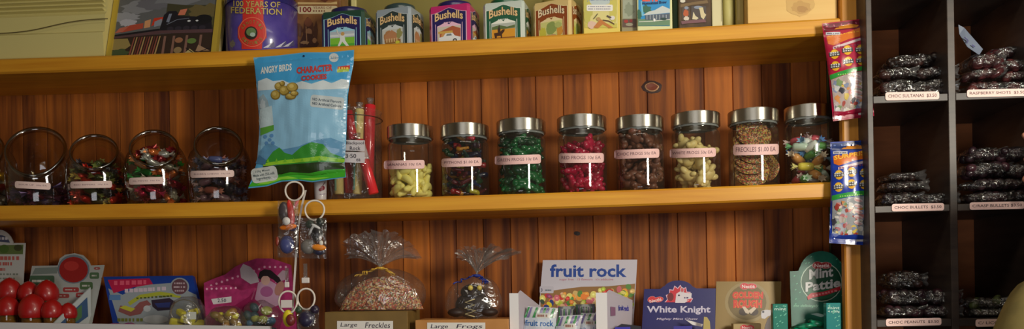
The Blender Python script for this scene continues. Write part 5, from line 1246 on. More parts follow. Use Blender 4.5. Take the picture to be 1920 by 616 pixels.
# white price rail along the front of the shelf
A, B2 = at(-60, 603, -0.012), at(506, 611, -0.012)
t = thing('white_rail', 'long white plastic rail along the front of the lowest shelf', 'rail', (A+B2)/2)
m = MB(); d = Vector((0, 0, 0.045)); m.prism([A, B2, B2-d, A-d], (0, 0.0115, 0), M((214, 212, 214), 0.4)); fixn(m.build('rail_strip', t))

# gift-wrapped freckle and frog in cellophane
def cellobag(name, lab, uc, vtop_body, halfw, yc, neck, flare, body_fn, boxz, seed, rib):
    """neck (u, v), flare list of (u, v) tips"""
    c = at(uc, 575, yc); t = thing(name, lab, 'wrapped sweet', (c.x, yc, boxz)); hx = X(uc+halfw, yc, 560)-c.x
    zn = at(neck[0], neck[1], yc).z; xn = at(neck[0], neck[1], yc).x; zt_b = at(uc, vtop_body, yc).z
    prof = []; n = 56; rows = 22; vs = []
    for j in range(rows+1):
        q = j/rows; z = boxz+0.001+(zn-boxz)*q
        k = (1-max(0, (q-0.30)/0.70)**2.2)**0.5 if q > 0.30 else 0.80+0.2*math.sin(PI/2*q/0.30)
        k = max(k, 0.09); sh_ = max(0, q-0.5)*2
        for i in range(n):
            a_ = 2*PI*i/n; w1 = 1+0.05*noise.noise(Vector((math.cos(a_)*2, math.sin(a_)*2, z*30+seed)))+0.10*q*q*math.sin(9*a_+seed)*0.5
            vs.append((c.x+(xn-c.x)*sh_**2*0.9+hx*k*w1*math.cos(a_), yc+min(hx*0.5, 0.042)*k*w1*math.sin(a_), z))
    m = MB(); m.raw(vs, [[j*n+i, j*n+(i+1) % n, (j+1)*n+(i+1) % n, (j+1)*n+i] for j in range(rows) for i in range(n)], CELLO, True); m.build('cellophane', t)
    # gathered top
    vs = []; K = len(flare); n = K*6; rows = 8
    for j in range(rows+1):
        q = j/rows
        for i in range(n):
            fi = i/n*K; i0 = int(fi) % K; i1 = (i0+1) % K; fr_ = fi-int(fi); fr_ = fr_*fr_*(3-2*fr_)
            u = flare[i0][0]*(1-fr_)+flare[i1][0]*fr_; v = flare[i0][1]*(1-fr_)+flare[i1][1]*fr_; dy = flare[i0][2]*(1-fr_)+flare[i1][2]*fr_
            P1 = at(u, v, yc+dy); P0 = Vector((xn+0.006*math.cos(2*PI*i/n), yc+0.006*math.sin(2*PI*i/n), zn))
            ripple = 0.005*q*math.sin(i*2.1)+0.004*q*noise.noise(Vector((i*.7, q*4, seed)))
            p = P0.lerp(P1, q**0.9); p.y += ripple*1.4; p.x += ripple*0.9; p.z += 0.010*math.sin(PI*q)+0.004*q*math.sin(i*1.7+seed); vs.append(p)
    m = MB(); m.raw(vs, [[j*n+i, j*n+(i+1) % n, (j+1)*n+(i+1) % n, (j+1)*n+i] for j in range(rows) for i in range(n)], CELLO_TOP, False); m.build('gathered_top', t)
    m = MB(); rm = M(rib, 0.3, 0.2, 0.4)
    m.tube([Vector((xn+0.0075*math.cos(2*PI*i/16), yc+0.0075*math.sin(2*PI*i/16), zn)) for i in range(16)], 0.003, rm, 8, True)
    rq = random.Random(seed)
    for k in range(8):
        a_ = rq.uniform(PI, 2*PI); L0 = rq.uniform(0.02, 0.05); sgn = 1 if rq.random() > .5 else -1; pts = []
        for i in range(22):
            q = i/21; pts.append(Vector((xn+sgn*L0*q+0.0035*math.cos(q*16), yc-0.010-0.012*q+0.0035*math.sin(q*16), zn-0.006*q-0.012*q*q+0.002*math.sin(q*22))))
        m.tube(pts, 0.0011, rm, 5)
    m.build('curled_ribbon', t)
    body_fn(t, c, hx); return t
zB1 = at(700, 583, 0.05).z; zB2 = at(866, 597, 0.045).z
SPK = speckle('freckle_sprinkles', [(214, 120, 90), (190, 84, 70), (226, 190, 120), (150, 110, 100), (206, 150, 110), (236, 214, 180), (130, 120, 80)], (120, 70, 48), 330, 0.6, 0.9)
def frk(t, c, hx):
    top = at(710, 520, 0.055).z; R2 = hx*0.94; zc = top-R2
    # a big round freckle standing on edge; its lower part is inside the carton
    m = MB(); K = 40
    m.lathe([(0.0005, 0.010), (R2*0.9, 0.009), (R2*0.985, 0.004), (R2, 0)], (0, 0, 0), SPK, 48); m.lathe([(R2, 0), (R2*0.99, -0.006), (0.0005, -0.008)], (0, 0, 0), CHD, 48)
    mm = Matrix.Translation((c.x, 0.072, max(zc, zB1-0.02))) @ Matrix.Rotation(PI/2-0.15, 4, 'X')
    m.v = [mm @ v for v in m.v]
    zmn = zB1+0.003
    for v in m.v:
        if v.z < zmn: v.z = zmn
    m.build('giant_freckle', t)
def frg(t, c, hx):
    m = MB(); D_ = M((48, 32, 26), 0.55); z0 = zB2+0.002; zh = at(890, 540, 0.07).z
    m.ball((c.x, 0.062, z0+(zh-z0)*0.42), (hx*0.62, 0.022, (zh-z0)*0.46), D_, n=16); m.ball((c.x, 0.058, zh-0.008), (hx*0.42, 0.02, 0.018), D_, n=14)
    for s_ in (1, -1): m.ball((c.x+s_*hx*0.55, 0.055, z0+0.012), (hx*0.32, 0.02, 0.010), D_, n=10)
    m.build('chocolate_frog', t)
    e1, e2 = at(882, 539, 0.033), at(899, 539, 0.033); m = MB()
    for e in (e1, e2): m.ball(e, 0.0058, M((206, 186, 90), 0.4), n=10)
    m.build('eyes', t)
    pts = [at(u, v, 0.034) for u, v in ((890, 560), (872, 566), (890, 571), (871, 577), (892, 582), (872, 588), (890, 593))]
    MB().tube(pts, 0.0013, M((206, 190, 140), 0.4), 6).build('piped_zigzag', t)
fl = [(644, 458, -.01), (660, 440, -.03), (690, 433, -.04), (725, 432, -.03), (752, 440, -.04), (772, 456, -.02), (790, 484, 0), (770, 478, .02), (745, 450, .03), (716, 442, .04), (684, 444, .04), (662, 462, .03), (652, 484, .01)]
cellobag('giant_freckle_bag', 'giant round sprinkled chocolate in clear cellophane gathered with gold ribbon', 714, 505, 86, 0.072, (713, 502), fl, frk, zB1, 3, (214, 170, 60))
fl = [(856, 470, -.02), (868, 464, -.03), (888, 462, -.04), (906, 468, -.03), (926, 458, -.03), (944, 470, -.02), (958, 466, -.01), (976, 472, 0), (952, 484, .02), (926, 470, .03), (898, 466, .03), (872, 476, .02), (862, 486, 0)]
cellobag('chocolate_frog_bag', 'dark chocolate frog with yellow eyes in clear cellophane tied with blue ribbon', 888, 530, 54, 0.068, (893, 516), fl, frg, zB2, 6, (30, 50, 140))
def carton(name, lab, u0, u1, v0, y, dep, mat, writing, box):
    x0, x1 = X(u0, y, v0+5), X(u1, y, v0+5); z1 = at((u0+u1)/2, v0, y).z
    t = thing(name, lab, 'box', ((x0+x1)/2, y+dep/2, ZL)); MB().box((x0, y, ZL+0.001), (x1, y+dep, z1-0.0004), mat, 0.0015).build('carton', t)
    a = Art(s_plane((x0, y-0.0006, ZL), (0, -1, 0)), rough=0.6); a.rect(*box, (226, 222, 216)); x_ = box[0]; w_ = box[2]-box[0]
    a.text(writing[0], x_+w_*0.06, box[1]+3, x_+w_*0.36, box[1]+13, (50, 40, 60), 0.01, shear=0.15); a.text(writing[1], x_+w_*0.5, box[1]+3, x_+w_*0.95, box[1]+13, (50, 40, 60), 0.01, shear=0.15)
    tag(a.build('handwritten_label', t), 'white label handwritten '+' '.join(writing)); return t
carton('freckle_carton', 'olive cardboard box labelled Large Freckles under the gold-ribboned bag', 608, 764, 583, 0.012, 0.125, mottled('olive_board', (128, 100, 48), (116, 90, 42), 20, 0.6), ('Large', 'Freckles'), (632, 601, 737, 622))
carton('frog_carton', 'tan cardboard box labelled Large Frogs under the chocolate frog', 778, 953, 598, 0.015, 0.11, mottled('tan_board', (196, 138, 74), (184, 126, 64), 20, 0.6), ('Large', 'Frogs'), (801, 604, 910, 624))

# fruit rock display
pl = leanplane(1100, 560, 0.165, 0.14); f = pl[0]
WH = M((206, 202, 214), 0.5)
t = card('fruit_rock_display', 'open white counter box of fruit rock with a tall printed header card', 'display box', [(1018, 487), (1195, 486), (1186, 612), (1006, 612)], pl, WH, 0.003, 'header_card')
a = Art(f, rough=0.5, coat=0.1, eps=0.0001)
a.text('fruit rock', 1031, 495, 1175, 519, (34, 72, 158), 0.05)
a.text('sugar free · 15 flavours · it\'s addictive', 1049, 521, 1150, 526, (180, 90, 120), 0.01)
rq = random.Random(12); pal = [(226, 206, 40), (206, 54, 44), (236, 130, 50), (180, 200, 60), (236, 190, 150), (90, 140, 60), (214, 180, 110), (230, 220, 120), (210, 110, 120), (240, 160, 60)]
a.poly([(1014, 548), (1050, 542), (1090, 537), (1140, 536), (1191, 531), (1187, 578), (1100, 585), (1013, 585)], (150, 110, 60))
for k in range(125):
    u = 1016+172*rq.random(); top = 551-(u-1014)*0.10+2; v = top+(579-top)*rq.random(); c_ = pal[rq.randrange(len(pal))]
    if u < 1040: c_ = [(40, 60, 130), (150, 60, 110), (60, 80, 60), (150, 170, 80)][k % 4] if rq.random() < .5 else c_
    a.oval(u, v, 4+3*rq.random(), 3.4+2.6*rq.random(), c_, n=10, jag=0.15, seed=k, rot=rq.random()*3); a.lay = 6+(k % 5)
    if k % 2: a.lay = 12; a.oval(u, v, 2.4, 2.0, tuple(min(255, x+40) for x in c_), n=8)
a.lay = 14; a.rect(1012, 536, 1038, 549, (196, 192, 204), rad=2); a.text('3', 1014, 540, 1017, 546, (40, 40, 90), 0.03); dashes(a, 1022, 542, 1036, 3, 3, (120, 130, 140), 2)
a.build('printed_header', t)
def quadslab(nm, P, off, m, parent): o = MB().prism(P, off, m).build(nm, parent); return fixn(o)
yf, ybk = 0.035, 0.155
def V(u, v, y): return at(u, v, y)
def drop0(p): return Vector((p.x, p.y, ZL+0.001))
# side cheeks run from the front strips back to the header
a0, a1 = V(974, 548, yf), V(1012, 556, ybk)
top_ = V(978, 541, yf+0.02)
WI = M((190, 184, 198), 0.5); WS = M((226, 224, 226), 0.45)
for nm, uf0, uf1, vt, ub, vb2 in (('left', 955, 972, 549, 1014, 574), ('right', 1117, 1138, 548, 1186, 562)):
    F0, F1 = V(uf0, vt, yf), V(uf1, vt, yf)
    quadslab('front_strip', [F0, F1, drop0(F1), drop0(F0)], (0, 0.002, 0), WS, t)
    Bk = V(ub, vb2, ybk); tp = V(uf1+4, vt-6, yf+0.016)
    o = quadslab('side_panel', [F1+Vector((0, 0.0022, 0)), Vector((F1.x+(Bk.x-F1.x)*0.1, yf+0.012, F1.z+0.006)), Bk, drop0(Bk), drop0(F1)+Vector((0, 0.0022, 0))], (-0.0015, 0, 0), WI, t)
    if nm == 'right':
        P0, P1 = F1, Bk; ux = (P1-P0); ux.z = 0
        nn = Vector((ux.y, -ux.x, 0)).normalized(); ff = lambda s_, q, P0=P0, ux=ux, nn=nn: (Vector((P0.x, P0.y, 0))+ux*s_+Vector((0, 0, ZL+(P0.z-ZL)*q))+nn*0.0004, nn)
        a = Art(ff, down=False, rough=0.5); a.poly([(0.12, 0.5), (0.3, 0.5), (0.3, 0.68), (0.12, 0.7)], (140, 100, 130)); a.text('fruit', 0.42, 0.72, 0.62, 0.60, (60, 70, 170), 0.04); a.text('rock', 0.64, 0.70, 0.84, 0.58, (50, 50, 180), 0.04); a.build('side_print', t)
F0, F1 = V(972, 640, yf), V(1117, 640, yf)
STR = bpy.data.materials.new('striped'); bpy.data.materials.remove(STR)
def rockpack(u0, v0, u1, v1, y, lab, sl, txt=True):
    L = lerpf([(v0, u0+6), (v1, u0-4)]); Rr = lerpf([(v0, u1+4), (v1, u1-6)]); T = lerpf([(u0, v0), (u1+8, v0+sl)]); B = lerpf([(u0-5, v1), (u1, v1)])
    f, h = bag_surf(y, L, Rr, T, B, 0.012, u0*.01, 0.0008); p = at((u0+u1)/2, v0, y)
    t = thing('fruit_rock_pack', lab, 'packet', (p.x, y, ZL), 'striped packs in the fruit rock display'); bag_body('wrapper', t, f, h, y, L, Rr, T, B, film((196, 196, 206), 0.3), 20, 20)
    a = Art(f, edge=6, rough=0.3, coat=0.4, eps=0.0002); w_ = u1-u0; k = 0
    x = u0+2
    while x < u1-4:
        wd = 5.2; c_ = ((60, 140, 80), (120, 110, 160), (200, 206, 206), (70, 150, 90), (226, 230, 226), (130, 120, 170))[k % 6]
        vtop = T(x)+1.5; a.poly([(x+4, vtop), (x+4+wd-1.5, vtop), (x+wd-4.5, vtop+20), (x-3.5, vtop+20)], c_); a.lay -= 1; x += wd; k += 1
    a.lay += 2
    a.rect(u0, v0+20+sl*.4, u1-2, v0+44, (196, 206, 220), slope=sl/w_*0.3); 
    a.text('fruit rock', u0+2, v0+26, u1-6, v0+37, (40, 100, 170), 0.04, slope=sl/w_*0.3); a.rect(u0+w_*.35, v0+14, u0+w_*.8, v0+23, (200, 200, 196), rad=3); a.text('Crispy', u0+w_*.4, v0+16, u0+w_*.75, v0+21, (150, 60, 80), 0.03) if False else dashes(a, u0+w_*.4, v0+16.5, u0+w_*.75, 4, 4, (150, 110, 100), 2)
    a.build('printed_front', t)
rockpack(984, 573, 1043, 640, 0.062, 'striped fruit rock pack at the front, nearest the inner side panel', 4)
rockpack(1042, 592, 1088, 640, 0.058, 'striped fruit rock pack lying low in the middle of the display', -3)
rockpack(1084, 586, 1122, 640, 0.075, 'striped fruit rock pack behind the white front strip', 0)
# packs standing behind; their shade is put into darker wrapper and stripe colours
for i, (u0, u1, v0) in enumerate(((1046, 1078, 574), (1079, 1116, 570))):
    L = lerpf([(v0, u0), (640, u0)]); Rr = lerpf([(v0, u1), (640, u1)]); T = lerpf([(u0, v0), (u1, v0-1)]); B = lerpf([(u0, 640), (u1, 640)]); y = 0.118
    f, h = bag_surf(y, L, Rr, T, B, 0.012, i+3, 0.0008); p = at((u0+u1)/2, v0, y)
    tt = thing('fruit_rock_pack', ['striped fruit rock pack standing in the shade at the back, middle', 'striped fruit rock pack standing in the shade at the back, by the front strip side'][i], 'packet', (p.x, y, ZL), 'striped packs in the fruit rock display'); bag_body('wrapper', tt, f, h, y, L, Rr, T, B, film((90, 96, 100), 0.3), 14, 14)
    a = Art(f, edge=6, rough=0.3, coat=0.4); x = u0+2; k = 0
    while x < u1-3: a.poly([(x, v0+1.5), (x+1.8, v0+1.5), (x+1.8, v0+24), (x, v0+24)], ((70, 130, 80), (110, 100, 140), (170, 174, 176))[k % 3]); a.lay -= 1; x += 3; k += 1
    a.build('printed_front', tt)
# white knight
def nest(a, cx, cy, w_, rot, c_in=(206, 44, 52)):
    sl = math.tan(rot); 
    for k, cc in ((1.0, (206, 150, 150)), (0.92, c_in)): a.oval(cx-w_*.25, cy+w_*.25*-sl*-1, w_*.30*k, w_*.22*k, cc, rot=rot); a.oval(cx+w_*.22, cy+w_*.22*sl, w_*.34*k, w_*.19*k, cc, rot=rot); a.lay -= 1
    a.lay += 1; a.text('Nestlé', cx-w_*.42, cy-w_*.10, cx+w_*.42, cy+w_*.12, (236, 214, 214), 0.04, rot=rot)
pl = leanplane(1270, 570, 0.12, 0.15); f = pl[0]
NAVY = M((22, 18, 96), 0.4, 0, 0.2)
t = card('white_knight_box', 'navy blue White Knight counter box with an arched top', 'display box', [(1208, 541), (1238, 541), (1244, 536)]+arc(1272, 542, 28, 17, 160, 20, 10)+[(1306, 540), (1342, 540), (1340, 612), (1202, 612)], pl, NAVY, 0.003, 'header_card')
a = Art(f, rough=0.45, coat=0.1, eps=0.0001)
a.poly([(1273+(27 if i % 2 else 22.5)*math.cos(PI*i/15), 566-(33 if i % 2 else 27)*math.sin(PI*i/15)) for i in range(16)], (216, 180, 200)); a.poly([(1273+(25 if i % 2 else 21)*math.cos(PI*i/15), 566-(30.5 if i % 2 else 25)*math.sin(PI*i/15)) for i in range(16)], (198, 34, 54))
a.oval(1257, 556, 6, 8, (110, 20, 34)); a.poly([(1266, 567), (1268, 550), (1276, 545), (1284, 548), (1297, 549), (1296, 560), (1284, 567)], (214, 206, 214)); a.oval(1279, 543, 4, 5, (196, 90, 100)); a.ring(1279, 543, 4, 5, 1.2, (196, 190, 196)); a.oval(1273, 553, 2, 1.6, (50, 40, 60)); dashes(a, 1283, 556, 1291, 2, 3, (70, 60, 110), 1); a.line([(1288, 562), (1296, 560)], 2, (206, 50, 66))
nest(a, 1229, 562, 27, -0.2)
a.text('White Knight', 1213, 573, 1332, 589, (196, 190, 212), 0.05, edge=(60, 56, 140), ew=0.02); a.text('Mighty Mint Chew', 1231, 595, 1309, 600, (190, 180, 206), 0.03, shear=0.2)
a.build('printed_header', t)
def flap(nm, P, y, m, parent, off=(0, 0.002, 0)): return fixn(MB().prism([at(u, v, y) for u, v in P], off, m).build(nm, parent))
flap('torn_flap', [(1286, 599), (1296, 601), (1318, 607), (1316, 612), (1298, 608)], 0.085, WS, t); flap('torn_flap', [(1320, 593), (1326, 594), (1331, 602), (1334, 640), (1317, 640)], 0.06, M((176, 160, 96), 0.5), t)
flap('blue_front', [(1154, 614), (1166, 607), (1202, 611), (1202, 640), (1154, 640)], 0.04, M((16, 14, 30), 0.5), t, (0, 0.02, 0)); flap('bright_blue_flap', [(1263, 611), (1298, 610), (1298, 640), (1263, 640)], 0.05, M((50, 44, 150), 0.4), t)
flap('bright_blue_flap', [(1153, 612.5), (1182, 612), (1182, 640), (1153, 640)], 0.037, M((44, 36, 170), 0.4), t)
# golden rough
pl = leanplane(1400, 570, 0.145, 0.15); f = pl[0]
GR = M((132, 108, 58), 0.4, 0.15)
t = card('golden_rough_box', 'dull gold Golden Rough box standing beside the navy one', 'display box', [(1343, 527), (1465, 527), (1462, 612), (1340, 612)], pl, GR, 0.004, 'header_card')
a = Art(f, rough=0.4, eps=0.0001)
a.oval(1401, 566, 42, 38, (150, 130, 84)); a.oval(1401, 566, 36, 33, (112, 92, 44)); nest(a, 1403, 536, 29, 0.0)
a.text('GOLDEN', 1373, 546, 1431, 560, (206, 46, 30), 0.09, arch=0.5, edge=(240, 140, 50), ew=0.05); a.text('ROUGH', 1375, 561, 1429, 577, (206, 46, 30), 0.09, edge=(240, 140, 50), ew=0.05)
a.oval(1394, 584, 9, 7, (60, 40, 30)); a.oval(1413, 584, 9, 7, (60, 40, 30)); a.poly([(1391, 574), (1397, 574), (1406, 584), (1403, 588), (1398, 586)], (206, 190, 170)); a.poly([(1403, 582), (1414, 574), (1418, 578), (1408, 588)], (206, 190, 170))
a.poly([(1427, 590), (1428, 582), (1436, 580), (1460, 582), (1450, 590), (1440, 592), (1434, 597), (1428, 596)], (200, 198, 206)); a.oval(1431, 584, 2, 2, (40, 40, 60))
a.build('printed_header', t)
p0 = at(1378, 606, 0.10); tt = thing('golden_rough_carton', 'lower gold carton front peeping up before the Golden Rough box', 'box', (at(1400, 620, 0.10).x, 0.10, ZL))
x0, x1 = X(1374, 0.10, 612), X(1426, 0.10, 612); MB().box((x0, 0.095, ZL+0.001), (x1, 0.12, at(1400, 606, 0.095).z), M((170, 150, 104), 0.4, 0.1), 0.001).build('carton', tt)
a = Art(s_plane((x0, 0.0945, ZL), (0, -1, 0)), eps=0.0001); nest(a, 1401, 613, 24, 0); a.build('printed_front', tt)
flap('white_flap', [(1434, 612), (1439, 598), (1445, 590), (1446, 640), (1434, 640)], 0.07, WS, t)
# mint pattie
pl = leanplane(1530, 560, 0.088, 0.13); f = pl[0]
MG = mottled('mint_green_card', (14, 104, 84), (10, 84, 68), 30, 0.4)
t = card('mint_pattie_box', 'green Mint Pattie counter box with rounded top, partly behind the post', 'display box', [(1481, 508), (1497, 507), (1500, 500)]+arc(1540, 510, 41, 40, 165, 30, 12)+[(1584, 500), (1584, 612), (1484, 612)], pl, MG, 0.004, 'header_card')
a = Art(f, rough=0.4, coat=0.2, eps=0.0001)
rq = random.Random(4)
for k in range(60):
    u, v = 1486+100*rq.random(), 480+128*rq.random()
    if (u-1540)**2+(v-528)**2 > 42**2 and not (v < 512 and (u < 1505)): a.poly([(u, v), (u+2.5, v-1.8), (u+3.4, v-0.8), (u+1, v+1)], (90, 176, 140)); a.lay -= 1
a.lay += 1
a.oval(1540, 528, 39, 37, (176, 196, 180)); a.oval(1540, 528, 37.4, 35.4, (14, 72, 50)); a.oval(1540, 548, 26, 12, (30, 96, 66)); nest(a, 1541, 497, 33, 0.0, (150, 36, 40))
a.text('Mint', 1517, 505, 1562, 524, (196, 196, 196), 0.06, slope=-0.14, edge=(40, 60, 50), ew=0.04); a.text('Pattie', 1510, 529, 1576, 547, (196, 196, 196), 0.06, slope=-0.14, edge=(40, 60, 50), ew=0.04)
a.poly([(1513, 556), (1520, 549), (1545, 546), (1575, 536), (1576, 543), (1548, 553), (1521, 558), (1515, 562)], (186, 36, 50)); a.text('MELT IN MINT', 1524, 549, 1570, 554, (226, 150, 150), 0.02, slope=-0.2) if False else dashes(a, 1523, 552, 1570, 8, 3.4, (222, 130, 136), 3, slope=-0.22)
a.text('the deliciously', 1488, 570, 1535, 576, (120, 180, 150), 0.02, shear=0.3); a.build('printed_header', t)
TEAL = M((10, 120, 104), 0.35, 0, 0.3)
def strip(u0, u1, v0, y, lab, lt, seed, c=TEAL):
    x0, x1 = X(u0, y, v0+8), X(u1, y, v0+8); z1 = at((u0+u1)/2, v0, y).z
    tt = thing('mint_packet', lab, 'packet', ((x0+x1)/2, y, ZL), 'teal upright packets before the mint box'); MB().box((x0, y, ZL+0.001), (x1, y+0.02, z1), c, 0.001).build('carton', tt)
    a = Art(s_plane((x0, y-0.0005, ZL), (0, -1, 0)), rough=0.35, coat=0.3); rq = random.Random(seed)
    for k in range(12):
        u, v = u0+3+(u1-u0-8)*rq.random(), v0+4+40*rq.random(); a.poly([(u, v), (u+3, v-2), (u+4, v-0.8), (u+1, v+1.2)], (110, 196, 170)); a.lay -= 1
    a.lay += 1
    for i, s_ in enumerate(lt): a.text(s_, u0+3, v0+7+7*i, u1-3, v0+12+7*i, (190, 226, 214), 0.03)
    a.build('printed_front', tt)
strip(1449, 1477, 569, 0.015, 'narrow teal packet standing beside the gold box, clear of the post', ['PEPPERMINT'] if False else ['mint'], 1)
strip(1549, 1577, 567, 0.012, 'narrow glossy teal packet standing right beside the pine post', ['mint', '4 x 20g'], 2, M((30, 130, 130), 0.25, 0, 0.5))
m = MB(); mm = mottled('green_foil', (10, 60, 44), (20, 150, 110), 70, 0.2)
for i, (u, v, ru, rv, rot) in enumerate(((1512, 610, 24, 5, -0.1), (1530, 606, 16, 6, 0.3), (1500, 620, 20, 8, 0.1))):
    p = at(u, v, 0.052); k = 0.00118; tt = thing('foil_mint', ['long dark green foil-wrapped mint lying low before the mint box', 'short green foil-wrapped mint next to the glossy teal packet', 'lowest green foil-wrapped mint, under the others'][i], 'sweet', p, 'foil mints before the mint box')
    m = MB(); m.ball(p, (ru*k, 0.016, rv*k), mm, n=14, mat=Matrix.Rotation(rot, 3, 'Y'), fn=lambda q: q*(1+0.25*noise.noise(q*220))); m.build('foil', tt)
flap('mint_flap', [(1520, 588), (1532, 586), (1548, 590), (1540, 594)], 0.06, M((150, 176, 170), 0.5), t)
# ------------------------------------------------------------------ bags of chocolates in the cubbies
def chocbag(u0, u1, v0, v1, y, dep, inner, lab, group, seed, size=0.0085, n=26, ii=None, film_=None):
    A, B_3 = at(u0, v1, y), at(u1, v0, y)
    if v1 > 171 and 'bottom' in lab: A.z = [q for q in zr[1:] if abs(q[0]-A.z) < 0.05][0][0]+0.0015
    hx = (B_3.x-A.x)/2; hz = (B_3.z-A.z)/2; c = Vector(((A.x+B_3.x)/2, y, (A.z+B_3.z)/2))
    t = thing('chocolate_bag', lab, 'sweet bag', (c.x, c.y, A.z), group)
    def fn(p):
        q = Vector((p.x/hx, p.y/dep, p.z/hz)); r_ = q.length or 1
        # squarish pillow with crumpled film
        m_ = max(abs(q.x)**3+abs(q.y)**3+abs(q.z)**3, 1e-6)**(1/3); q = q/m_*r_
        k = 1+0.16*noise.noise(Vector((p.x*60, p.y*60, p.z*110+seed)))+0.10*noise.noise(Vector((p.x*170, seed, p.z*230)))
        return Vector((q.x*hx*0.97*k, q.y*dep*k, q.z*hz*0.98*k))
    fl_ = MB(); fl_.ball(c, (hx, dep, hz), CELLO_DARK, n=26, fn=fn)
    fl_.s = [k % 3 == 0 for k in range(len(fl_.s))]; fl_.build('clear_film', t)
    m = MB(); rq = random.Random(seed)
    for k in range(n):
        x = rq.uniform(-0.82, 0.82)*hx; yy = rq.uniform(-0.75, 0.4)*dep; z = rq.uniform(-0.62, 0.62)*hz; s_ = size*rq.uniform(0.8, 1.15)
        z = max(-hz+s_*0.85, min(hz-s_*0.9, z)) if hz > s_ else 0
        m.ball(c+Vector((x, yy, z)), (s_*1.25, s_, min(s_, hz*0.8)), inner[k % len(inner)], n=7, mat=Matrix.Rotation(rq.uniform(-1, 1), 3, 'Y'))
    tag(m.build('chocolates', t), kind='stuff')
    # crimped tail of the film
    tl = c+Vector((hx*0.9, -dep*0.4, hz*0.1)); m = MB(); vs = []
    for j in range(4):
        for i in range(9):
            vs.append(tl+Vector((-0.006+0.006*j, 0.004*math.sin(i*2.2+seed)*(0.4+j*.3)-0.003*j, (i-4)*0.0022*(0.6+0.4*j)+0.002*math.sin(i+j))))
    m.raw(vs, [[j*9+i, j*9+i+1, (j+1)*9+i+1, (j+1)*9+i] for j in range(3) for i in range(8)], CELLO_TOP, False); m.build('crimped_end', t)
DC = [M((38, 22, 20), 0.3, 0, 0.2), M((52, 30, 26), 0.3, 0, 0.2)]; RC = [M((84, 40, 40), 0.25, 0, 0.4), M((66, 30, 32), 0.25, 0, 0.4)]; PC = [M((60, 32, 40), 0.3, 0, 0.2), M((40, 24, 30), 0.3, 0, 0.2)]; LQ = [M((60, 56, 54), 0.3, 0, 0.2), M((90, 84, 80), 0.3), M((80, 90, 50), 0.3)]
G = 'bags of dark chocolates in the pigeonholes'
B = [
 (1657, 1752, 107, 134, 0.02, 'topmost bag above the CHOC SULTANAS label', DC, 0.008, 30),
 (1642, 1707, 131, 154, -0.005, 'second-layer bag next to the unit side, above CHOC SULTANAS', DC, 0.008, 20),
 (1706, 1779, 130, 153, 0.0, 'second-layer bag next to the divider, above CHOC SULTANAS', DC, 0.008, 22),
 (1641, 1710, 154, 176, -0.012, 'bottom bag next to the unit side, above CHOC SULTANAS', DC, 0.008, 22),
 (1708, 1780, 153, 176, -0.010, 'bottom bag next to the divider, above CHOC SULTANAS', DC, 0.008, 22),
 (1842, 1935, 92, 118, 0.03, 'topmost bag of round raspberry chocolates', RC, 0.0135, 12),
 (1806, 1866, 105, 134, 0.0, 'upper bag of round raspberry chocolates beside the divider', RC, 0.0135, 9),
 (1862, 1938, 116, 140, -0.005, 'third-layer bag of round raspberry chocolates cut off by the picture edge', RC, 0.0135, 10),
 (1799, 1868, 134, 156, -0.008, 'lower bag of raspberry chocolates beside the divider', RC, 0.012, 10),
 (1864, 1940, 138, 158, -0.010, 'lower bag of raspberry chocolates under the third layer', RC, 0.012, 10),
 (1798, 1938, 156, 173, -0.014, 'flat bottom bag above the RASPBERRY SHOTS label', RC, 0.009, 24),
 (1652, 1718, 325, 343, 0.02, 'topmost bag above the CHOC BULLETS label', DC, 0.007, 18),
 (1649, 1725, 341, 361, 0.0, 'middle bag above the CHOC BULLETS label', DC, 0.007, 24),
 (1644, 1716, 361, 383, -0.012, 'bottom bag next to the unit side, above CHOC BULLETS', DC, 0.007, 24),
 (1712, 1781, 362, 383, -0.010, 'bottom bag next to the divider, above CHOC BULLETS', DC, 0.007, 24),
 (1801, 1868, 278, 306, 0.02, 'topmost bag next to the divider, above C/RASP BULLETS', PC, 0.009, 20),
 (1862, 1938, 276, 306, 0.0, 'topmost bag near the fingertips, above C/RASP BULLETS', PC, 0.009, 22),
 (1799, 1880, 306, 336, 0.0, 'second-layer bag next to the divider, above C/RASP BULLETS', PC, 0.009, 26),
 (1874, 1940, 308, 336, -0.005, 'second-layer bag by the fingertips, above C/RASP BULLETS', PC, 0.009, 22),
 (1799, 1938, 336, 358, -0.010, 'wide third-layer bag above C/RASP BULLETS', PC, 0.009, 36),
 (1799, 1938, 358, 379, -0.014, 'flat bottom bag above the C/RASP BULLETS label', PC, 0.009, 34),
 (1650, 1722, 507, 542, 0.01, 'topmost bag above the CHOC PEANUTS label', DC, 0.009, 22),
 (1648, 1735, 542, 571, 0.0, 'middle bag next to the unit side, above CHOC PEANUTS', PC, 0.009, 24),
 (1728, 1786, 541, 570, -0.004, 'middle bag next to the divider, above CHOC PEANUTS', PC, 0.009, 18),
 (1648, 1724, 572, 597, -0.012, 'bottom bag next to the unit side, above CHOC PEANUTS', PC, 0.009, 24),
 (1722, 1787, 572, 597, -0.010, 'bottom bag next to the divider, above CHOC PEANUTS', PC, 0.009, 20),
 (1802, 1880, 557, 577, 0.0, 'upper clear bag of licorice pieces beside the sleeve', LQ, 0.009, 14),
 (1868, 1935, 553, 578, 0.02, 'clear bag of licorice pieces half hidden by the sleeve', LQ, 0.009, 14),
 (1802, 1890, 576, 598, -0.010, 'bottom clear bag of licorice pieces above the C/ LICORICE label', LQ, 0.009, 16),
]
for i, (u0, u1, v0, v1, y, lab, inner, s_, n) in enumerate(B):
    chocbag(u0, u1, v0, v1, y+0.012, 0.04 if y < 0.015 else 0.045, inner, 'clear film bag of dark chocolates, '+lab if inner is not LQ and inner is not RC else lab, G, i*3+1, s_, n)
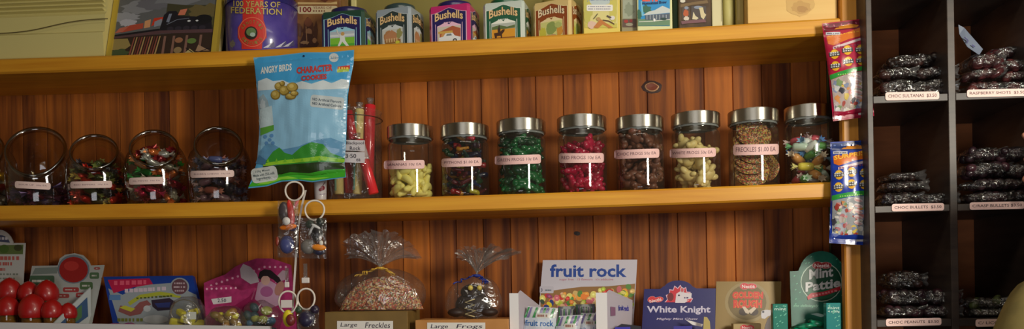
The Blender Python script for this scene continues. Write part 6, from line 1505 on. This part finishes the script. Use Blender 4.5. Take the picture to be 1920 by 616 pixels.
# pale ribbon tag hanging in the raspberry cubby
P0 = [at(u, v, y) for u, v, y in ((1797, 46, 0.05), (1808, 52, 0.05), (1843, 92, 0.04), (1836, 103, 0.035), (1814, 88, 0.04), (1799, 64, 0.05))]
t = thing('paper_tag', 'pale blue-grey paper tag hanging slantwise above the raspberry bags', 'tag', P0[0]); fixn(MB().prism(P0, (0, 0.0015, 0), M((120, 130, 150), 0.5)).build('tag_strip', t))
a = Art(s_plane(P0[0]-Vector((0, 0.004, 0)), (P0[2]-P0[0]).cross(P0[4]-P0[0])), eps=0.0004); 
a.line([(1808, 70), (1815, 76), (1812, 82)], 2, (80, 76, 120)); a.line([(1822, 84), (1828, 88)], 2, (80, 76, 130)); a.build('printed_marks', t)

# ------------------------------------------------------------------ shopper reaching to the cubbies at the picture edge
def skin_obj(name, V_, E_, Rd, mat, sub=2):
    me = bpy.data.meshes.new(name); me.from_pydata([Vector(v) for v in V_], E_, []); o = bpy.data.objects.new(name, me); C.objects.link(o)
    o.modifiers.new('s', 'SKIN'); 
    for i, r_ in enumerate(Rd): me.skin_vertices[0].data[i].radius = (r_, r_) if not hasattr(r_, '__len__') else r_
    me.skin_vertices[0].data[0].use_root = True
    sb = o.modifiers.new('b', 'SUBSURF'); sb.levels = sub; sb.render_levels = sub
    bpy.context.view_layer.update()
    m2 = bpy.data.meshes.new_from_object(o.evaluated_get(bpy.context.evaluated_depsgraph_get())); bpy.data.objects.remove(o)
    for p in m2.polygons: p.use_smooth = True
    m2.materials.clear(); m2.materials.append(mat); return m2
SKIN = M((214, 150, 122), 0.5, 0, 0, 0, 0.15)
yh = -0.10
tip1 = at(1914, 258, yh); wr_ = at(2010, 330, yh-0.03)
sh_p = at(1884, 680, -0.35); el = at(2044, 478, -0.25)
px_, pyy = sh_p.x+0.17, sh_p.y-0.02
neck = Vector((px_+0.02, pyy-0.02, sh_p.z+0.07)); hip = Vector((px_+0.03, pyy-0.05, sh_p.z-0.50))
person = thing('person', 'shopper in a khaki shirt reaching to the pigeonholes, only fingertips and sleeve in view', 'person', (px_, pyy, 0))
Vs = []; Es = []; Rd = []
def add(v, r_, pr=None):
    Vs.append(Vector(v)); Rd.append(r_)
    if pr is not None: Es.append((pr, len(Vs)-1))
    return len(Vs)-1
pel = add(hip, 0.13); ch_ = add(hip+Vector((0, 0.0, 0.22)), 0.13, pel); up_ = add(neck-Vector((0, 0, 0.10)), 0.10, ch_); nk = add(neck, 0.055, up_); nk2 = add(neck+Vector((0, 0, 0.06)), 0.052, nk)
hd = add(neck+Vector((0, 0.01, 0.13)), 0.085, nk2); hd2 = add(neck+Vector((0, 0.02, 0.21)), (0.078, 0.09), hd)
s1 = add(sh_p+Vector((0.03, 0, 0)), 0.062, up_); e1 = add(el, 0.042, s1); w1 = add(wr_, 0.026, e1); pm = add(wr_.lerp(at(1950, 300, yh), 0.6), (0.034, 0.018), w1)
s2 = add(sh_p+Vector((0.36, -0.02, -0.01)), 0.062, up_); e2 = add(sh_p+Vector((0.42, -0.02, -0.30)), 0.042, s2); w2 = add(sh_p+Vector((0.38, 0.1, -0.52)), 0.027, e2); pm2 = add(sh_p+Vector((0.37, 0.13, -0.60)), (0.036, 0.018), w2)
k1 = add(hip+Vector((-0.10, 0.0, -0.06)), 0.095, pel); kn1 = add(Vector((hip.x-0.11, hip.y+0.02, 0.48)), 0.062, k1); an1 = add(Vector((hip.x-0.11, hip.y, 0.09)), 0.042, kn1); ft1 = add(Vector((hip.x-0.11, hip.y+0.14, 0.045)), 0.036, an1)
k2 = add(hip+Vector((0.10, 0.0, -0.06)), 0.095, pel); kn2 = add(Vector((hip.x+0.11, hip.y+0.02, 0.48)), 0.062, k2); an2 = add(Vector((hip.x+0.11, hip.y, 0.09)), 0.042, kn2); ft2 = add(Vector((hip.x+0.11, hip.y+0.14, 0.045)), 0.036, an2)
base = Vs[pm]
fing = [((1968, 262), (1936, 248), (1916, 258), 0.0), ((1962, 290), (1938, 290), (1921, 304), -0.006), ((1962, 312), (1938, 320), (1919, 342), -0.008), ((1966, 334), (1946, 350), (1928, 366), -0.004)]
for (a1_, b1_, c1_, dy) in fing:
    i1 = add(at(*a1_, yh-0.004+dy), 0.0095, pm); i2 = add(at(*b1_, yh+dy), 0.0088, i1); add(at(*c1_, yh+0.006+dy), 0.0078, i2)
i1 = add(at(1990, 300, yh-0.05), 0.011, pm); i2 = add(at(1962, 282, yh-0.055), 0.010, i1); add(at(1944, 268, yh-0.04), 0.0085, i2)
for k in range(4):
    q = Vs[pm2]+Vector((-0.022+0.015*k, 0.01, -0.035)); i1 = add(q, 0.0095, pm2); i2 = add(q+Vector((0, 0.006, -0.028)), 0.0085, i1); add(q+Vector((0, 0.0, -0.048+0.004*abs(k-1.5))), 0.0075, i2)
i1 = add(Vs[pm2]+Vector((-0.038, 0.014, -0.012)), 0.0105, pm2); add(Vs[pm2]+Vector((-0.046, 0.022, -0.040)), 0.009, i1)
me = skin_obj('person_body', Vs, Es, Rd, SKIN)
body = bpy.data.objects.new('body', me); C.objects.link(body); body.parent = person; body.location = -person.location
# face, hair
hc = neck+Vector((0, 0.02, 0.17)); m = MB()
m.ball(hc+Vector((0, 0.10, -0.01)), (0.012, 0.02, 0.022), SKIN, n=8); m.build('nose', person)
m = MB(); [m.ball(hc+Vector((s_*0.098, 0.0, -0.01)), (0.012, 0.02, 0.03), SKIN, n=8) for s_ in (1, -1)]; m.build('ears', person)
m = MB(); [m.ball(hc+Vector((s_*0.034, 0.092, 0.025)), (0.014, 0.008, 0.008), M((240, 236, 230), 0.3), n=8) for s_ in (1, -1)]; [m.ball(hc+Vector((s_*0.034, 0.099, 0.025)), 0.005, M((60, 40, 30), 0.3), n=6) for s_ in (1, -1)]; m.build('eyes', person)
m = MB(); m.ball(hc+Vector((0, 0.092, -0.055)), (0.026, 0.010, 0.007), M((170, 84, 78), 0.5), n=8); m.build('mouth', person)
HR = M((70, 48, 32), 0.6)
m = MB(); m.ball(hc+Vector((0, -0.022, 0.045)), (0.112, 0.115, 0.105), HR, n=16); m.build('hair', person)
# khaki shirt with sleeves, trousers, shoes
KH = mottled('khaki_cloth', (132, 118, 66), (116, 104, 58), 30, 0.8)
Vc = []; Ec = []; Rc = []
def addc(v, r_, pr=None):
    Vc.append(Vector(v)); Rc.append(r_)
    if pr is not None: Ec.append((pr, len(Vc)-1))
    return len(Vc)-1
a0_ = addc(hip-Vector((0, 0, 0.02)), 0.155); a1_ = addc(hip+Vector((0, 0, 0.22)), 0.155, a0_); a2_ = addc(neck-Vector((0, 0, 0.10)), 0.125, a1_); addc(neck-Vector((0, 0, 0.01)), 0.068, a2_)
q1 = addc(sh_p+Vector((0.02, 0, 0.0)), 0.082, a2_); addc(sh_p.lerp(el, 0.7), 0.064, q1)
q2 = addc(sh_p+Vector((0.36, -0.02, -0.01)), 0.082, a2_); addc((sh_p+Vector((0.36, -0.02, -0.01))).lerp(Vs[e2], 0.75), 0.064, q2)
ms = skin_obj('shirt', Vc, Ec, Rc, KH); o = bpy.data.objects.new('khaki_shirt', ms); C.objects.link(o); o.parent = person; o.location = -person.location
Vc = []; Ec = []; Rc = []
a0_ = addc(hip+Vector((0, 0, 0.0)), 0.14)
for k_, kn_, an_ in ((k1, kn1, an1), (k2, kn2, an2)):
    b_ = addc(Vs[k_], 0.11, a0_); c_ = addc(Vs[kn_], 0.08, b_); addc(Vs[an_]+Vector((0, 0, 0.02)), 0.06, c_)
ms = skin_obj('trousers', Vc, Ec, Rc, M((50, 54, 70), 0.8)); o = bpy.data.objects.new('trousers', ms); C.objects.link(o); o.parent = person; o.location = -person.location
for s_ in (-0.11, 0.11):
    m = MB(); m.ball((hip.x+s_, hip.y+0.07, 0.048), (0.052, 0.14, 0.046), M((40, 34, 30), 0.4), n=14, fn=lambda p: Vector((p.x, p.y, max(p.z, -0.04)))); m.build('shoe', person)
